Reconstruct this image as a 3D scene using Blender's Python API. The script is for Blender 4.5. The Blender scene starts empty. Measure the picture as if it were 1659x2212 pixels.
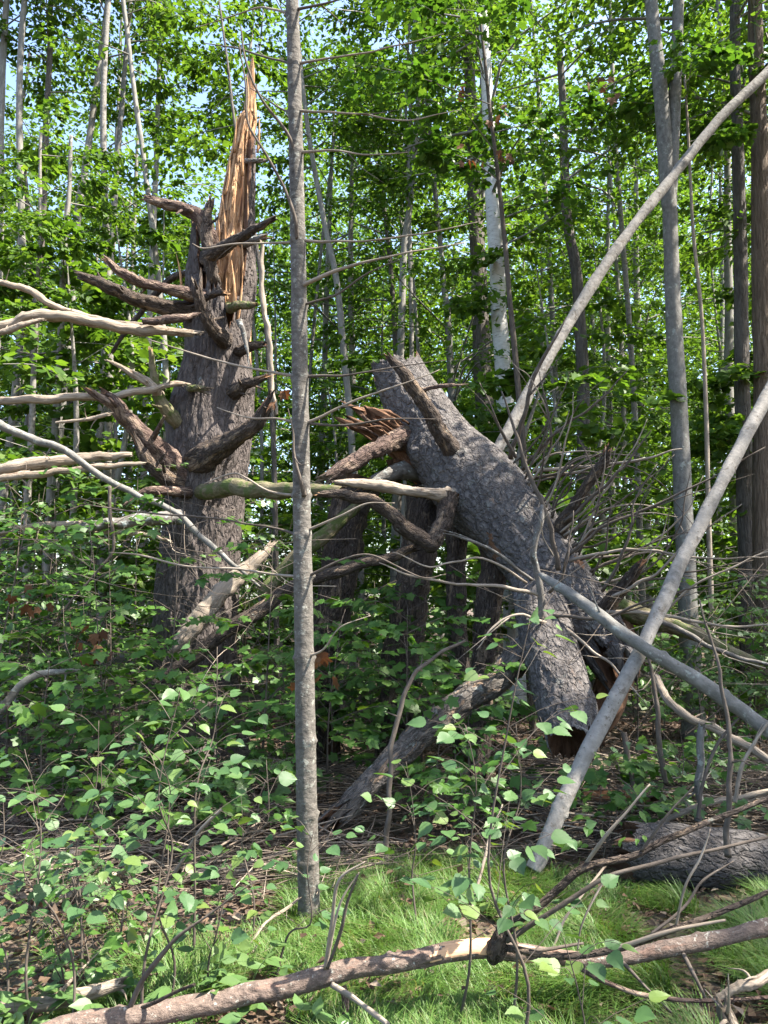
import bpy, math, random
import numpy as np
from mathutils import Vector

sc = bpy.context.scene
COL = sc.collection
# ---------------------------------------------------------------- camera, sky, sun, exposure
W, H, F = 1659.0, 2212.0, 1659.0          # the picture frame in working pixels, focal length in the same
CAMZ, TILT = 1.6, math.radians(6.67)
cam_d = bpy.data.cameras.new('camera'); cam = bpy.data.objects.new('camera', cam_d); COL.objects.link(cam)
cam_d.sensor_fit = 'HORIZONTAL'; cam_d.sensor_width = 36; cam_d.lens = 36 * F / W
cam_d.clip_start = 0.05; cam_d.clip_end = 2000
cam.location = (0, 0, CAMZ); cam.rotation_euler = (math.pi / 2 + TILT, 0, 0)
sc.camera = cam
SUN = Vector((0.54, -0.10, 0.84)).normalized()
elev, azim = math.asin(SUN.z), math.atan2(SUN.x, SUN.y)
world = bpy.data.worlds.new('World'); sc.world = world; world.use_nodes = True
nt = world.node_tree; bg = nt.nodes['Background']
sky = nt.nodes.new('ShaderNodeTexSky'); sky.sky_type = 'NISHITA'; sky.sun_disc = False
sky.sun_elevation = elev; sky.sun_rotation = azim; sky.dust_density = 2.0; sky.air_density = 1.0
nt.links.new(sky.outputs['Color'], bg.inputs['Color']); bg.inputs['Strength'].default_value = 0.125
sun_d = bpy.data.lights.new('sun', 'SUN'); sun_d.energy = 5.0; sun_d.angle = math.radians(0.53); sun_d.color = (1, 0.93, 0.82)
sun = bpy.data.objects.new('sun', sun_d); COL.objects.link(sun)
sun.rotation_euler = SUN.to_track_quat('Z', 'Y').to_euler(); sun.location = (6, -8, 18)
sc.view_settings.view_transform = 'Standard'; sc.view_settings.look = 'None'; sc.view_settings.gamma = 1
sc.view_settings.exposure = 2.25
sc.render.engine = 'CYCLES'
sc.cycles.max_bounces = 7; sc.cycles.diffuse_bounces = 4; sc.cycles.glossy_bounces = 2; sc.cycles.transmission_bounces = 5
sc.cycles.caustics_reflective = False; sc.cycles.caustics_refractive = False
sc.cycles.use_denoising = True; sc.cycles.sample_clamp_indirect = 4

# ---------------------------------------------------------------- picture <-> place
cT, sT = math.cos(TILT), math.sin(TILT)
def ray(px, py):
    x, u = (px - W / 2) / F, (H / 2 - py) / F
    return np.array([x, cT - u * sT, sT + u * cT])
def at(px, py, d):                          # the point seen at that pixel, d metres ahead
    r = ray(px, py); return r * (d / r[1]) + np.array([0, 0, CAMZ])
def ground_at(px, py):
    r = ray(px, py); return r * (-CAMZ / r[2]) + np.array([0, 0, CAMZ])
def mpp(d): return d / F                    # metres per pixel at depth d

# ---------------------------------------------------------------- noise
def _hash(i, j, k):
    h = (i * 374761393 + j * 668265263 + k * 2147483647) & 0xffffffff
    h = ((h ^ (h >> 13)) * 1274126177) & 0xffffffff
    return ((h ^ (h >> 16)) & 0xffff) / 65535.0
def vnoise(p):
    p = np.asarray(p, float); f = np.floor(p); i = f.astype(np.int64); t = p - f; t = t * t * (3 - 2 * t)
    out = 0
    for a in (0, 1):
        wa = t[..., 0] if a else 1 - t[..., 0]
        for b in (0, 1):
            wb = t[..., 1] if b else 1 - t[..., 1]
            for c in (0, 1):
                wc = t[..., 2] if c else 1 - t[..., 2]
                out = out + wa * wb * wc * _hash(i[..., 0] + a, i[..., 1] + b, i[..., 2] + c)
    return out * 2 - 1
def fbm(p, o=4):
    s, a, tot = 0, 1.0, 0
    for q in range(o):
        s = s + a * vnoise(np.asarray(p) * 2 ** q + 17.3 * q); tot += a; a *= 0.5
    return s / tot
def gz(x, y):                               # height of the ground
    x, y = np.asarray(x, float), np.asarray(y, float)
    p = np.stack([x * .35, y * .35, x * 0], -1)
    far = np.clip((y - 9) / 30, 0, 1)
    return 0.07 * fbm(p, 3) + far * (0.5 * vnoise(p * .3) + 0.3)

# ---------------------------------------------------------------- meshes
def mesh_np(name, V, faces, mats, smooth=True, ax=None, midx=None):
    me = bpy.data.meshes.new(name)
    V = np.ascontiguousarray(V, np.float32); faces = [np.asarray(f, np.int32) for f in faces if len(f)]
    me.vertices.add(len(V)); me.vertices.foreach_set('co', V.ravel())
    loops = np.concatenate([f.ravel() for f in faces]); tot = np.concatenate([np.full(len(f), f.shape[1], np.int32) for f in faces])
    start = np.concatenate([[0], np.cumsum(tot)[:-1]]).astype(np.int32)
    me.loops.add(len(loops)); me.loops.foreach_set('vertex_index', loops)
    me.polygons.add(len(tot)); me.polygons.foreach_set('loop_start', start); me.polygons.foreach_set('loop_total', tot)
    me.polygons.foreach_set('use_smooth', np.full(len(tot), bool(smooth)))
    if midx is not None: me.polygons.foreach_set('material_index', np.asarray(midx, np.int32))
    if ax is not None:
        a = me.attributes.new('ax', 'FLOAT_VECTOR', 'POINT'); a.data.foreach_set('vector', np.ascontiguousarray(ax, np.float32).ravel())
    for m in (mats if isinstance(mats, (list, tuple)) else [mats]): me.materials.append(m)
    me.update(calc_edges=True)
    return me
def link(name, me, parent=None):
    o = bpy.data.objects.new(name, me); COL.objects.link(o)
    if parent is not None: o.parent = parent; o.matrix_parent_inverse = parent.matrix_world.inverted() if False else o.matrix_parent_inverse
    return o
def tag(o, label, cat, group=None, kind=None):
    o['label'] = label; o['category'] = cat
    if group: o['group'] = group
    if kind: o['kind'] = kind
    return o
def root(name, label, cat, loc=(0, 0, 0), group=None):
    o = bpy.data.objects.new(name, None); COL.objects.link(o); o.location = tuple(float(v) for v in loc); o.empty_display_size = .2
    return tag(o, label, cat, group)
def part(name, me, par):                    # geometry is written in world space: shift it to the thing's base
    o = bpy.data.objects.new(name, me); COL.objects.link(o); o.parent = par
    l = np.zeros(3); q = par
    while q is not None: l += np.array(q.location); q = q.parent
    o.location = tuple(-l)
    if name in ('branches', 'crown', 'twigs', 'leaves', 'stalks'): o['kind'] = 'stuff'      # too many and too small to pick apart
    return o
def sub(name, me, par):                     # a sub-part: parent's frame is already world space
    o = bpy.data.objects.new(name, me); COL.objects.link(o); o.parent = par; return o

def spline(P, n):                           # Catmull-Rom through the points (any columns), n samples
    P = np.asarray(P, float)
    if len(P) == 2: t = np.linspace(0, 1, n)[:, None]; return P[0] * (1 - t) + P[1] * t
    Q = np.vstack([2 * P[0] - P[1], P, 2 * P[-1] - P[-2]])
    s = np.linspace(0, len(P) - 1 - 1e-9, n); i = s.astype(int); t = (s - i)[:, None]
    a, b, c, d = Q[i], Q[i + 1], Q[i + 2], Q[i + 3]
    return .5 * (2 * b + (c - a) * t + (2 * a - 5 * b + 4 * c - d) * t ** 2 + (3 * b - a - 3 * c + d) * t ** 3)
def frames(P):
    T = np.gradient(P, axis=0); T /= np.linalg.norm(T, axis=1)[:, None] + 1e-12
    n = np.cross(T[0], [0.3, 1, 0.1]); n /= np.linalg.norm(n)
    N = np.zeros_like(P)
    for i in range(len(P)):
        n = n - T[i] * n.dot(T[i]); n /= np.linalg.norm(n) + 1e-12; N[i] = n
    return T, N, np.cross(T, N)
RNG = np.random.RandomState(11)
def unit(a): return a / (np.linalg.norm(a, axis=-1, keepdims=True) + 1e-12)
def tube_arr(P, R, sides, disp=None, jag0=0, jag1=0, seed=0, caps=(1, 1), hollow=0.0):
    """vertex, face, axis-coordinate and material-slot arrays of a tapered tube; caps are slot 1"""
    P, R = np.asarray(P, float), np.asarray(R, float)
    T, N, B = frames(P); n = len(P)
    L = np.concatenate([[0], np.cumsum(np.linalg.norm(np.diff(P, axis=0), axis=1))])
    th = np.linspace(0, 2 * math.pi, sides, endpoint=False); c, s = np.cos(th), np.sin(th)
    rr = np.repeat(R[:, None], sides, 1)
    off = RNG.rand(3) * 50
    axc = np.stack([rr * c, rr * s, np.repeat(L[:, None], sides, 1)], -1)
    if disp is not None: rr = rr + disp(axc + off, rr, th[None, :], L[:, None])
    lon = np.zeros((n, sides))
    rng = np.random.RandomState(seed + 5)
    def tear(k): return 2.3 * fbm(np.stack([2.2 * c + seed * 1.7, 2.2 * s + k * 5.1, 0 * c], -1), 2) + .9 * vnoise(np.stack([9 * c + seed, 9 * s + k, 0 * c], -1)) + .25 * rng.randn(sides)
    if jag1: lon += np.clip((L - (L[-1] - 3 * jag1)) / (3 * jag1), 0, 1)[:, None] * tear(1) * jag1
    if jag0: lon += np.clip((3 * jag0 - L) / (3 * jag0), 0, 1)[:, None] * tear(2) * jag0
    V = P[:, None] + rr[..., None] * (N[:, None] * c[None, :, None] + B[:, None] * s[None, :, None]) + lon[..., None] * T[:, None]
    V = V.reshape(-1, 3); A = (axc + off).reshape(-1, 3)
    i = np.arange(n - 1)[:, None] * sides; j = np.arange(sides)[None]; k = (j + 1) % sides
    Q = np.stack([i + j, i + k, i + sides + k, i + sides + j], -1).reshape(-1, 4)
    tris = []; mid = [np.zeros(len(Q), int)]
    for e, base, sg in ((0, 0, 1), (1, (n - 1) * sides, -1)):
        if not caps[e]: continue
        q = 0 if e == 0 else n - 1
        ring = np.arange(sides) + base
        if sides <= 5:
            V = np.vstack([V, P[q] + 0 * T[q]]); A = np.vstack([A, off]); ci = len(V) - 1
            tr = np.stack([np.full(sides, ci), ring, np.roll(ring, -1)], 1)
            tris.append(tr if sg < 0 else tr[:, ::-1]); mid.append(np.ones(sides, int)); continue
        # rim ring copied inward so the broken end has thickness and a rough core
        prev = ring; dirn = -T[q] if e else T[q]
        for fr, dp in ((.72, .10 + hollow), (.38, .02 + hollow * 1.7)):
            jit = rng.randn(sides) * R[q] * .12
            loc = P[q] + (V[ring] - P[q]) * fr + dirn * (dp * R[q] + jit)[:, None]
            st = len(V); V = np.vstack([V, loc]); A = np.vstack([A, A[ring] * [fr, fr, 1]]); new = np.arange(sides) + st
            qd = np.stack([prev, new, np.roll(new, -1), np.roll(prev, -1)], 1)
            if sg < 0: qd = qd[:, ::-1]
            Q = np.vstack([Q, qd]); mid[0] = np.concatenate([mid[0], np.ones(sides, int)]); prev = new
        V = np.vstack([V, P[q] + dirn * R[q] * hollow]); A = np.vstack([A, off]); ci = len(V) - 1
        tr = np.stack([np.full(sides, ci), prev, np.roll(prev, -1)], 1)
        tris.append(tr if sg < 0 else tr[:, ::-1]); mid.append(np.ones(sides, int))
    faces = [Q] + ([np.vstack(tris)] if tris else [])
    return V, faces, A, np.concatenate(mid)
def tube(name, P, R, mats, sides=10, **k):
    V, f, A, m = tube_arr(P, R, sides, **k)
    if not isinstance(mats, (list, tuple)): mats = [mats]; m = m * 0
    return mesh_np(name, V, f, mats, True, A, m)
def join_tubes(name, items, mats, sides=4, caps=(0, 0)):      # many thin stems at once; stems of equal point count are done together
    VV, QQ, AA = [], [], []; o = 0; by = {}
    for P, R in items: by.setdefault(len(P), []).append((P, R))
    th = np.linspace(0, 2 * math.pi, sides, endpoint=False)
    for n, it in by.items():
        P = np.array([p for p, _ in it], float); R = np.array([r for _, r in it], float); m = len(it)
        T = unit(np.gradient(P, axis=1)); Nn = unit(np.cross(T, np.array([.31, .77, .13]))); B = np.cross(T, Nn)
        V = P[:, :, None] + R[:, :, None, None] * (Nn[:, :, None] * np.cos(th)[:, None] + B[:, :, None] * np.sin(th)[:, None])
        L = np.concatenate([np.zeros((m, 1)), np.cumsum(np.linalg.norm(np.diff(P, axis=1), axis=2), 1)], 1)
        A = np.stack([R[:, :, None] * np.cos(th), R[:, :, None] * np.sin(th), L[:, :, None] + 0 * th], -1) + RNG.rand(m, 1, 1, 3) * 40
        k = np.arange(m)[:, None, None] * (n * sides); i = np.arange(n - 1)[None, :, None] * sides; j = np.arange(sides)[None, None]; j2 = (j + 1) % sides
        QQ.append(o + np.stack([k + i + j, k + i + j2, k + i + sides + j2, k + i + sides + j], -1).reshape(-1, 4)); VV.append(V.reshape(-1, 3)); AA.append(A.reshape(-1, 3)); o += m * n * sides
    return mesh_np(name, np.vstack(VV), [np.vstack(QQ)], mats, True, np.vstack(AA))
def rough(amp=.16, fine=.1):                # gnarled surface for limbs: lumps and lengthwise flaking, scaled to the limb's own girth
    def f(a, r, th, l):
        m = r.mean(); q = a / m
        return r * (amp * fbm(q * [.7, .7, .35], 3) + fine * (1 - 2.4 * np.abs(fbm(q * [2.6, 2.6, .8], 2))) + .13 * vnoise(q * [.15, .15, .22]))
    return f
def pixels(pts, n, wob=0.0, seed=0):        # control points (px, py, depth, diameter in px) -> smooth centre line and radii
    C = np.array([list(at(p[0], p[1], p[2])) + [p[3] * mpp(p[2]) * .5] for p in pts])
    S = spline(C, n); P, R = S[:, :3].copy(), np.maximum(S[:, 3], .0008)
    if wob:
        L = np.concatenate([[0], np.cumsum(np.linalg.norm(np.diff(P, axis=0), axis=1))])
        for a in range(3): P[:, a] += wob * (fbm(np.stack([L * 2.2, L * 0 + seed * 3.1 + a * 9.7, L * 0], -1), 3) + .4 * vnoise(np.stack([L * 8, L * 0 + seed * 1.3 + a * 5.7, L * 0 + 3], -1)))
    return P, R

# ---------------------------------------------------------------- materials
def nodes(name):
    m = bpy.data.materials.new(name); m.use_nodes = True; t = m.node_tree; b = t.nodes['Principled BSDF']
    return m, t, b
def N(t, kind, **k):
    n = t.nodes.new(kind)
    for a, v in k.items():
        if a.startswith('_'): setattr(n, a[1:], v)
        else: n.inputs[a].default_value = v
    return n
def ramp(t, src, stops):
    r = t.nodes.new('ShaderNodeValToRGB'); e = r.color_ramp.elements
    while len(e) < len(stops): e.new(.5)
    for q, (p, c) in zip(e, stops): q.position = p; q.color = (*c, 1) if len(c) == 3 else c
    t.links.new(src, r.inputs[0]); return r.outputs[0]
def mixc(t, f, a, b, mode='MIX'):
    n = t.nodes.new('ShaderNodeMix'); n.data_type = 'RGBA'; n.blend_type = mode
    for s, v in ((n.inputs[0], f), (n.inputs[6], a), (n.inputs[7], b)):
        if hasattr(v, 'links'): t.links.new(v, s)
        else: s.default_value = v if not isinstance(v, tuple) else ((*v, 1) if len(v) == 3 else v)
    return n.outputs[2]
def axis_coord(t, scale=(1, 1, 1)):
    a = N(t, 'ShaderNodeAttribute', _attribute_name='ax'); mp = N(t, 'ShaderNodeMapping'); mp.inputs['Scale'].default_value = scale
    t.links.new(a.outputs['Vector'], mp.inputs['Vector']); return mp.outputs['Vector']
def bark(name, dark, mid, light, scale=30, stretch=4, plate=0, lichen=None, lich_amt=.62, lich_scale=9, bump=.6, rough=.9, extra=None, bumpd=.02, peel=None, peel_amt=.56):
    m, t, b = nodes(name)
    v = axis_coord(t, (scale, scale, scale / stretch))
    n1 = N(t, 'ShaderNodeTexNoise', Scale=1.0, Detail=6.0, Roughness=.65); t.links.new(v, n1.inputs['Vector'])
    col = ramp(t, n1.outputs[0], [(.28, dark), (.5, mid), (.74, light)])
    v2 = axis_coord(t, (2.3, 2.3, 1.2)); n2 = N(t, 'ShaderNodeTexNoise', Scale=1.5, Detail=3.0); t.links.new(v2, n2.inputs['Vector'])
    col = mixc(t, ramp(t, n2.outputs[0], [(.35, (.0,) * 3), (.7, (.55,) * 3)]), col, tuple(.5 * (x + y) for x, y in zip(mid, light)))
    hsrc = n1.outputs[0]
    if plate:
        vp = axis_coord(t, (plate, plate, plate / stretch)); vo = N(t, 'ShaderNodeTexVoronoi', _feature='DISTANCE_TO_EDGE', Scale=1.0, Randomness=1.0)
        d = N(t, 'ShaderNodeTexNoise', Scale=2.0, Detail=3.0); t.links.new(vp, d.inputs['Vector'])
        ad = N(t, 'ShaderNodeVectorMath', _operation='ADD'); t.links.new(vp, ad.inputs[0]); t.links.new(d.outputs[1], ad.inputs[1]); t.links.new(ad.outputs[0], vo.inputs['Vector'])
        pr = ramp(t, vo.outputs[0], [(.0, (0,) * 3), (.16, (1,) * 3)])
        hm = N(t, 'ShaderNodeMath', _operation='MULTIPLY_ADD'); t.links.new(pr, hm.inputs[0]); hm.inputs[1].default_value = .8; t.links.new(n1.outputs[0], hm.inputs[2]); hsrc = hm.outputs[0]
    if lichen:
        v3 = axis_coord(t, (lich_scale,) * 3); n3 = N(t, 'ShaderNodeTexNoise', Scale=1.0, Detail=5.0, Roughness=.7); t.links.new(v3, n3.inputs['Vector'])
        col = mixc(t, ramp(t, n3.outputs[0], [(lich_amt - .03, (0,) * 3), (lich_amt + .03, (.85,) * 3)]), col, lichen)
    if peel:
        v4 = axis_coord(t, (13, 13, 3.5)); n4 = N(t, 'ShaderNodeTexNoise', Scale=1.0, Detail=6.0, Roughness=.75, Distortion=.6); t.links.new(v4, n4.inputs['Vector'])
        col = mixc(t, ramp(t, n4.outputs[0], [(peel_amt - .02, (0,) * 3), (peel_amt + .02, (.95,) * 3)]), col, mixc(t, n1.outputs[0], tuple(x * .45 for x in peel), tuple(min(1, x * 1.35) for x in peel)))
    if extra: col = extra(t, col)
    t.links.new(col, b.inputs['Base Color']); b.inputs['Roughness'].default_value = rough; b.inputs['Specular IOR Level'].default_value = .25
    bp = N(t, 'ShaderNodeBump', Strength=bump, Distance=bumpd); t.links.new(hsrc, bp.inputs['Height']); t.links.new(bp.outputs[0], b.inputs['Normal'])
    return m
def spots(scale, lo, hi, color, stretch=1.0):
    def f(t, col):
        v = axis_coord(t, (scale, scale, scale / stretch)); vo = N(t, 'ShaderNodeTexVoronoi', Scale=1.0); t.links.new(v, vo.inputs['Vector'])
        return mixc(t, ramp(t, vo.outputs['Distance'], [(lo, (.9,) * 3), (hi, (0,) * 3)]), col, color)
    return f
def rings(freq, color, thr=.62):            # marks that run round a stem
    def f(t, col):
        v = axis_coord(t, (6, 6, freq)); n = N(t, 'ShaderNodeTexNoise', Scale=1.0, Detail=4.0, Roughness=.7); t.links.new(v, n.inputs['Vector'])
        return mixc(t, ramp(t, n.outputs[0], [(thr, (0,) * 3), (thr + .05, (.9,) * 3)]), col, color)
    return f
M = {}
M['snag'] = bark('snag_bark', (.022, .017, .016), (.07, .058, .053), (.145, .122, .112), 38, 3.2, plate=16, lichen=(.16, .165, .15), lich_amt=.68, bump=1.)
M['spruce'] = bark('scaly_bark', (.026, .022, .021), (.088, .078, .074), (.205, .188, .178), 40, 1.5, plate=15, lichen=(.17, .168, .152), lich_amt=.62, lich_scale=7, bump=1., bumpd=.03, peel=(.15, .115, .095), peel_amt=.64)
M['wood'] = bark('torn_orange_wood', (.1, .045, .02), (.42, .225, .105), (.64, .45, .28), 60, 9, bump=.9, rough=.85, bumpd=.02, peel=(.24, .175, .125), peel_amt=.6, extra=spots(9, .12, .3, (.075, .032, .016), 9))
M['rot'] = bark('rotten_red_wood', (.03, .014, .009), (.11, .055, .03), (.22, .13, .08), 50, 7, bump=.9, rough=.95)
M['bleached'] = bark('bleached_wood', (.065, .05, .038), (.21, .168, .127), (.39, .335, .27), 60, 14, bump=.9, rough=.85, peel=(.13, .085, .055), peel_amt=.6, extra=spots(26, .03, .13, (.05, .035, .025), 14))
M['limb'] = bark('dead_limb_bark', (.014, .010, .008), (.05, .037, .03), (.125, .098, .078), 60, 3, plate=30, lichen=(.2, .2, .17), lich_amt=.66, lich_scale=20, bump=1., peel=(.2, .145, .10), peel_amt=.57)
M['redlimb'] = bark('flaking_reddish_bark', (.022, .013, .010), (.08, .052, .042), (.17, .12, .098), 55, 3, plate=28, bump=1., peel=(.27, .2, .15), peel_amt=.55)
M['slim'] = bark('speckled_grey_bark', (.04, .035, .03), (.09, .081, .07), (.165, .15, .132), 26, .7, lichen=(.23, .23, .2), lich_amt=.6, lich_scale=30, bump=.6, extra=rings(60, (.06, .05, .045), .66))
M['pole'] = bark('smooth_pale_bark', (.09, .082, .073), (.18, .167, .15), (.29, .272, .25), 22, 1.0, lichen=(.1, .085, .07), lich_amt=.6, lich_scale=14, bump=.5, extra=spots(24, .06, .15, (.07, .055, .045)))
M['polegrey'] = bark('smooth_grey_bark', (.07, .066, .058), (.13, .124, .112), (.205, .197, .18), 22, 1.5, lichen=(.26, .275, .245), lich_amt=.61, lich_scale=11, bump=.5, extra=spots(16, .06, .14, (.07, .06, .05)))
M['front'] = bark('foreground_branch_bark', (.03, .022, .018), (.11, .08, .066), (.24, .185, .15), 60, 1.6, lichen=(.36, .345, .3), lich_amt=.62, lich_scale=38, bump=.9, peel=(.2, .13, .1), peel_amt=.56)
M['inner'] = bark('bare_inner_wood', (.36, .19, .10), (.52, .31, .18), (.66, .44, .28), 30, 9, bump=.3, rough=.7)
M['birch'] = bark('white_birch_bark', (.3, .28, .26), (.46, .45, .43), (.56, .555, .54), 9, .35, bump=.4, extra=rings(60, (.05, .045, .04), .61))
M['grey'] = bark('grey_maple_bark', (.085, .08, .07), (.17, .16, .142), (.275, .26, .235), 20, 4, lichen=(.30, .31, .27), lich_amt=.63, bump=.5)
M['dark'] = bark('dark_trunk_bark', (.035, .03, .026), (.09, .078, .068), (.165, .147, .13), 34, 5, plate=14, bump=.8)
M['brown'] = bark('furrowed_brown_bark', (.045, .03, .02), (.115, .082, .058), (.19, .145, .11), 26, 7, plate=22, bump=.9)
M['twig'] = bark('dead_twig_bark', (.03, .023, .018), (.075, .06, .048), (.15, .125, .105), 40, 3, bump=.4)
M['pale_twig'] = bark('pale_dead_twig', (.1, .08, .06), (.21, .172, .135), (.36, .31, .255), 50, 6, bump=.4)
M['stem'] = bark('young_stem_bark', (.03, .023, .018), (.07, .056, .045), (.125, .105, .085), 60, 4, bump=.2)
M['propped'] = bark('peeling_grey_bark', (.02, .016, .013), (.075, .064, .056), (.17, .155, .14), 40, 3, plate=22, lichen=(.26, .27, .25), lich_amt=.62, lich_scale=10, bump=1., peel=(.24, .165, .11), peel_amt=.57)
M['log'] = bark('dark_scaly_log_bark', (.018, .016, .015), (.058, .052, .05), (.14, .13, .126), 40, 1.5, plate=17, bump=1., bumpd=.03)
M['moss'] = bark('mossy_limb_bark', (.04, .035, .018), (.105, .092, .05), (.21, .18, .12), 40, 3, lichen=(.06, .085, .02), lich_amt=.53, lich_scale=8, bump=.9)
M['lich'] = bark('lichened_bark', (.04, .035, .03), (.10, .09, .08), (.2, .19, .175), 30, 3, lichen=(.33, .37, .35), lich_amt=.60, lich_scale=14, bump=.8)

def rnd_value(t):
    g = N(t, 'ShaderNodeNewGeometry'); oi = N(t, 'ShaderNodeObjectInfo'); a = N(t, 'ShaderNodeMath', _operation='ADD'); f = N(t, 'ShaderNodeMath', _operation='FRACT')
    t.links.new(g.outputs['Random Per Island'], a.inputs[0]); t.links.new(oi.outputs['Random'], a.inputs[1]); t.links.new(a.outputs[0], f.inputs[0]); return f.outputs[0]
def leafmat(name, cols, trans=.4, rough=.42, spec=.5, tcol=(1.3, 1.25, .45), bump=True):
    m, t, b = nodes(name)
    r = rnd_value(t); col = ramp(t, r, [(i / (len(cols) - 1), c) for i, c in enumerate(cols)])
    t.links.new(col, b.inputs['Base Color']); b.inputs['Roughness'].default_value = rough; b.inputs['Specular IOR Level'].default_value = spec
    if trans:
        tr = N(t, 'ShaderNodeBsdfTranslucent'); t.links.new(mixc(t, 1.0, col, tcol, 'MULTIPLY'), tr.inputs['Color'])
        mx = N(t, 'ShaderNodeMixShader', Fac=trans); t.links.new(b.outputs[0], mx.inputs[1]); t.links.new(tr.outputs[0], mx.inputs[2])
        t.links.new(mx.outputs[0], t.nodes['Material Output'].inputs['Surface'])
    return m
M['maple'] = leafmat('maple_leaf', [(.03, .08, .014), (.048, .12, .02), (.075, .16, .028), (.04, .1, .017), (.1, .185, .034)], .42, .45, .3)
M['far'] = leafmat('canopy_leaf', [(.04, .09, .015), (.062, .13, .02), (.095, .175, .03), (.05, .11, .018), (.125, .2, .04)], .52, .5, .25)
M['poplar'] = leafmat('poplar_leaf', [(.04, .09, .03), (.055, .115, .035), (.04, .095, .034), (.07, .135, .04), (.11, .16, .035)], .32, .5, .45)
M['herb'] = leafmat('low_herb_leaf', [(.07, .14, .04), (.1, .17, .05), (.06, .125, .04)], .35)
M['grass'] = leafmat('grass_blade', [(.06, .135, .022), (.085, .175, .03), (.115, .205, .04), (.07, .15, .026), (.2, .19, .085)], .4, .5, .4, (1.15, 1.15, .6))
M['deadleaf'] = leafmat('dead_leaf', [(.035, .021, .013), (.075, .046, .028), (.12, .078, .05), (.055, .035, .024), (.2, .16, .125)], .15, .8, .2, (1, .8, .6))
M['rustleaf'] = leafmat('withered_leaf', [(.11, .05, .024), (.14, .072, .035), (.075, .036, .02)], .3, .7, .2, (1.1, .8, .5))
def brushmat():
    m, t, b = nodes('brush_twig'); col = ramp(t, rnd_value(t), [(0, (.04, .03, .022)), (.45, (.10, .075, .055)), (.8, (.2, .155, .115)), (1, (.36, .295, .225))])
    t.links.new(col, b.inputs['Base Color']); b.inputs['Roughness'].default_value = .85; return m
M['brush'] = brushmat()
def groundmat():
    m, t, b = nodes('forest_floor'); tc = N(t, 'ShaderNodeTexCoord')
    n = N(t, 'ShaderNodeTexNoise', Scale=9.0, Detail=10.0, Roughness=.7); t.links.new(tc.outputs['Object'], n.inputs['Vector'])
    v = N(t, 'ShaderNodeTexVoronoi', Scale=22.0); t.links.new(tc.outputs['Object'], v.inputs['Vector'])
    col = ramp(t, n.outputs[0], [(.3, (.018, .012, .009)), (.5, (.05, .034, .024)), (.68, (.1, .07, .05))])
    col = mixc(t, .45, col, ramp(t, v.outputs['Color'], [(0, (.035, .022, .015)), (1, (.2, .13, .085))]))
    n2 = N(t, 'ShaderNodeTexNoise', Scale=.8, Detail=4.0); t.links.new(tc.outputs['Object'], n2.inputs['Vector'])
    col = mixc(t, ramp(t, n2.outputs[0], [(.5, (0,) * 3), (.62, (.6,) * 3)]), col, (.035, .045, .015))
    t.links.new(col, b.inputs['Base Color']); b.inputs['Roughness'].default_value = .95
    bp = N(t, 'ShaderNodeBump', Strength=.9, Distance=.03); t.links.new(v.outputs['Distance'], bp.inputs['Height']); t.links.new(bp.outputs[0], b.inputs['Normal'])
    return m
M['ground'] = groundmat()

# ---------------------------------------------------------------- leaves
def fan(pts, drop=.18, fold=.12, centre=.36):
    pts = np.array(pts, float); full = np.vstack([pts, pts[-2:0:-1] * [1, -1]])
    r2 = (full[:, 0] - .3) ** 2 + full[:, 1] ** 2
    z = -drop * r2 + fold * np.abs(full[:, 1])
    V = np.vstack([np.column_stack([full, z]), [[centre, 0, 0]]]); n = len(full)
    Fc = np.array([[n, i, (i + 1) % n] for i in range(n)])
    return V, Fc
MAPLE = fan([(0, 0), (-.07, .2), (.08, .47), (.2, .36), (.36, .4), (.62, .6), (.66, .42), (.6, .29), (.78, .24), (1.05, 0)])
MAPLE_M = fan([(0, 0), (.08, .46), (.3, .33), (.6, .55), (1.05, 0)])
LEAF_L = (np.array([[0, 0, 0], [.45, .38, .04], [1, 0, -.12], [.45, -.38, .04]]), np.array([[0, 2, 1], [0, 3, 2]]))
POPLAR = fan([(0, 0), (.03, .17), (.1, .27), (.12, .33), (.2, .35), (.24, .4), (.33, .385), (.38, .405), (.46, .355), (.52, .355), (.6, .28), (.67, .265), (.74, .18), (.82, .15), (.9, .065), (1.03, 0)], .2, .26)
OVATE = fan([(0, 0), (.12, .16), (.32, .26), (.55, .24), (.8, .12), (1, 0)], .2, .2)
def leaf_arr(tpl, P, Hd, Nm, S):
    V, Fc = tpl; X = unit(Hd); Z = unit(Nm - X * np.sum(Nm * X, -1, keepdims=True)); Y = np.cross(Z, X)
    cz = (.1 + 2.2 * RNG.rand(len(P)))[:, None, None]; cw = (.72 + .4 * RNG.rand(len(P)))[:, None, None]      # every leaf curls and spreads its own way
    w = P[:, None] + S[:, None, None] * (V[None, :, :1] * X[:, None] + cw * V[None, :, 1:2] * Y[:, None] + cz * V[None, :, 2:3] * Z[:, None])
    f = Fc[None] + (np.arange(len(P)) * len(V))[:, None, None]
    return w.reshape(-1, 3), f.reshape(-1, 3)
def leaf_mesh(name, tpl, Ls, mat):
    P, Hd, Nm, S = [np.concatenate(x) for x in zip(*Ls)]
    V, f = leaf_arr(tpl, P, Hd, Nm, S); return mesh_np(name, V, [f], mat, False)
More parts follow.
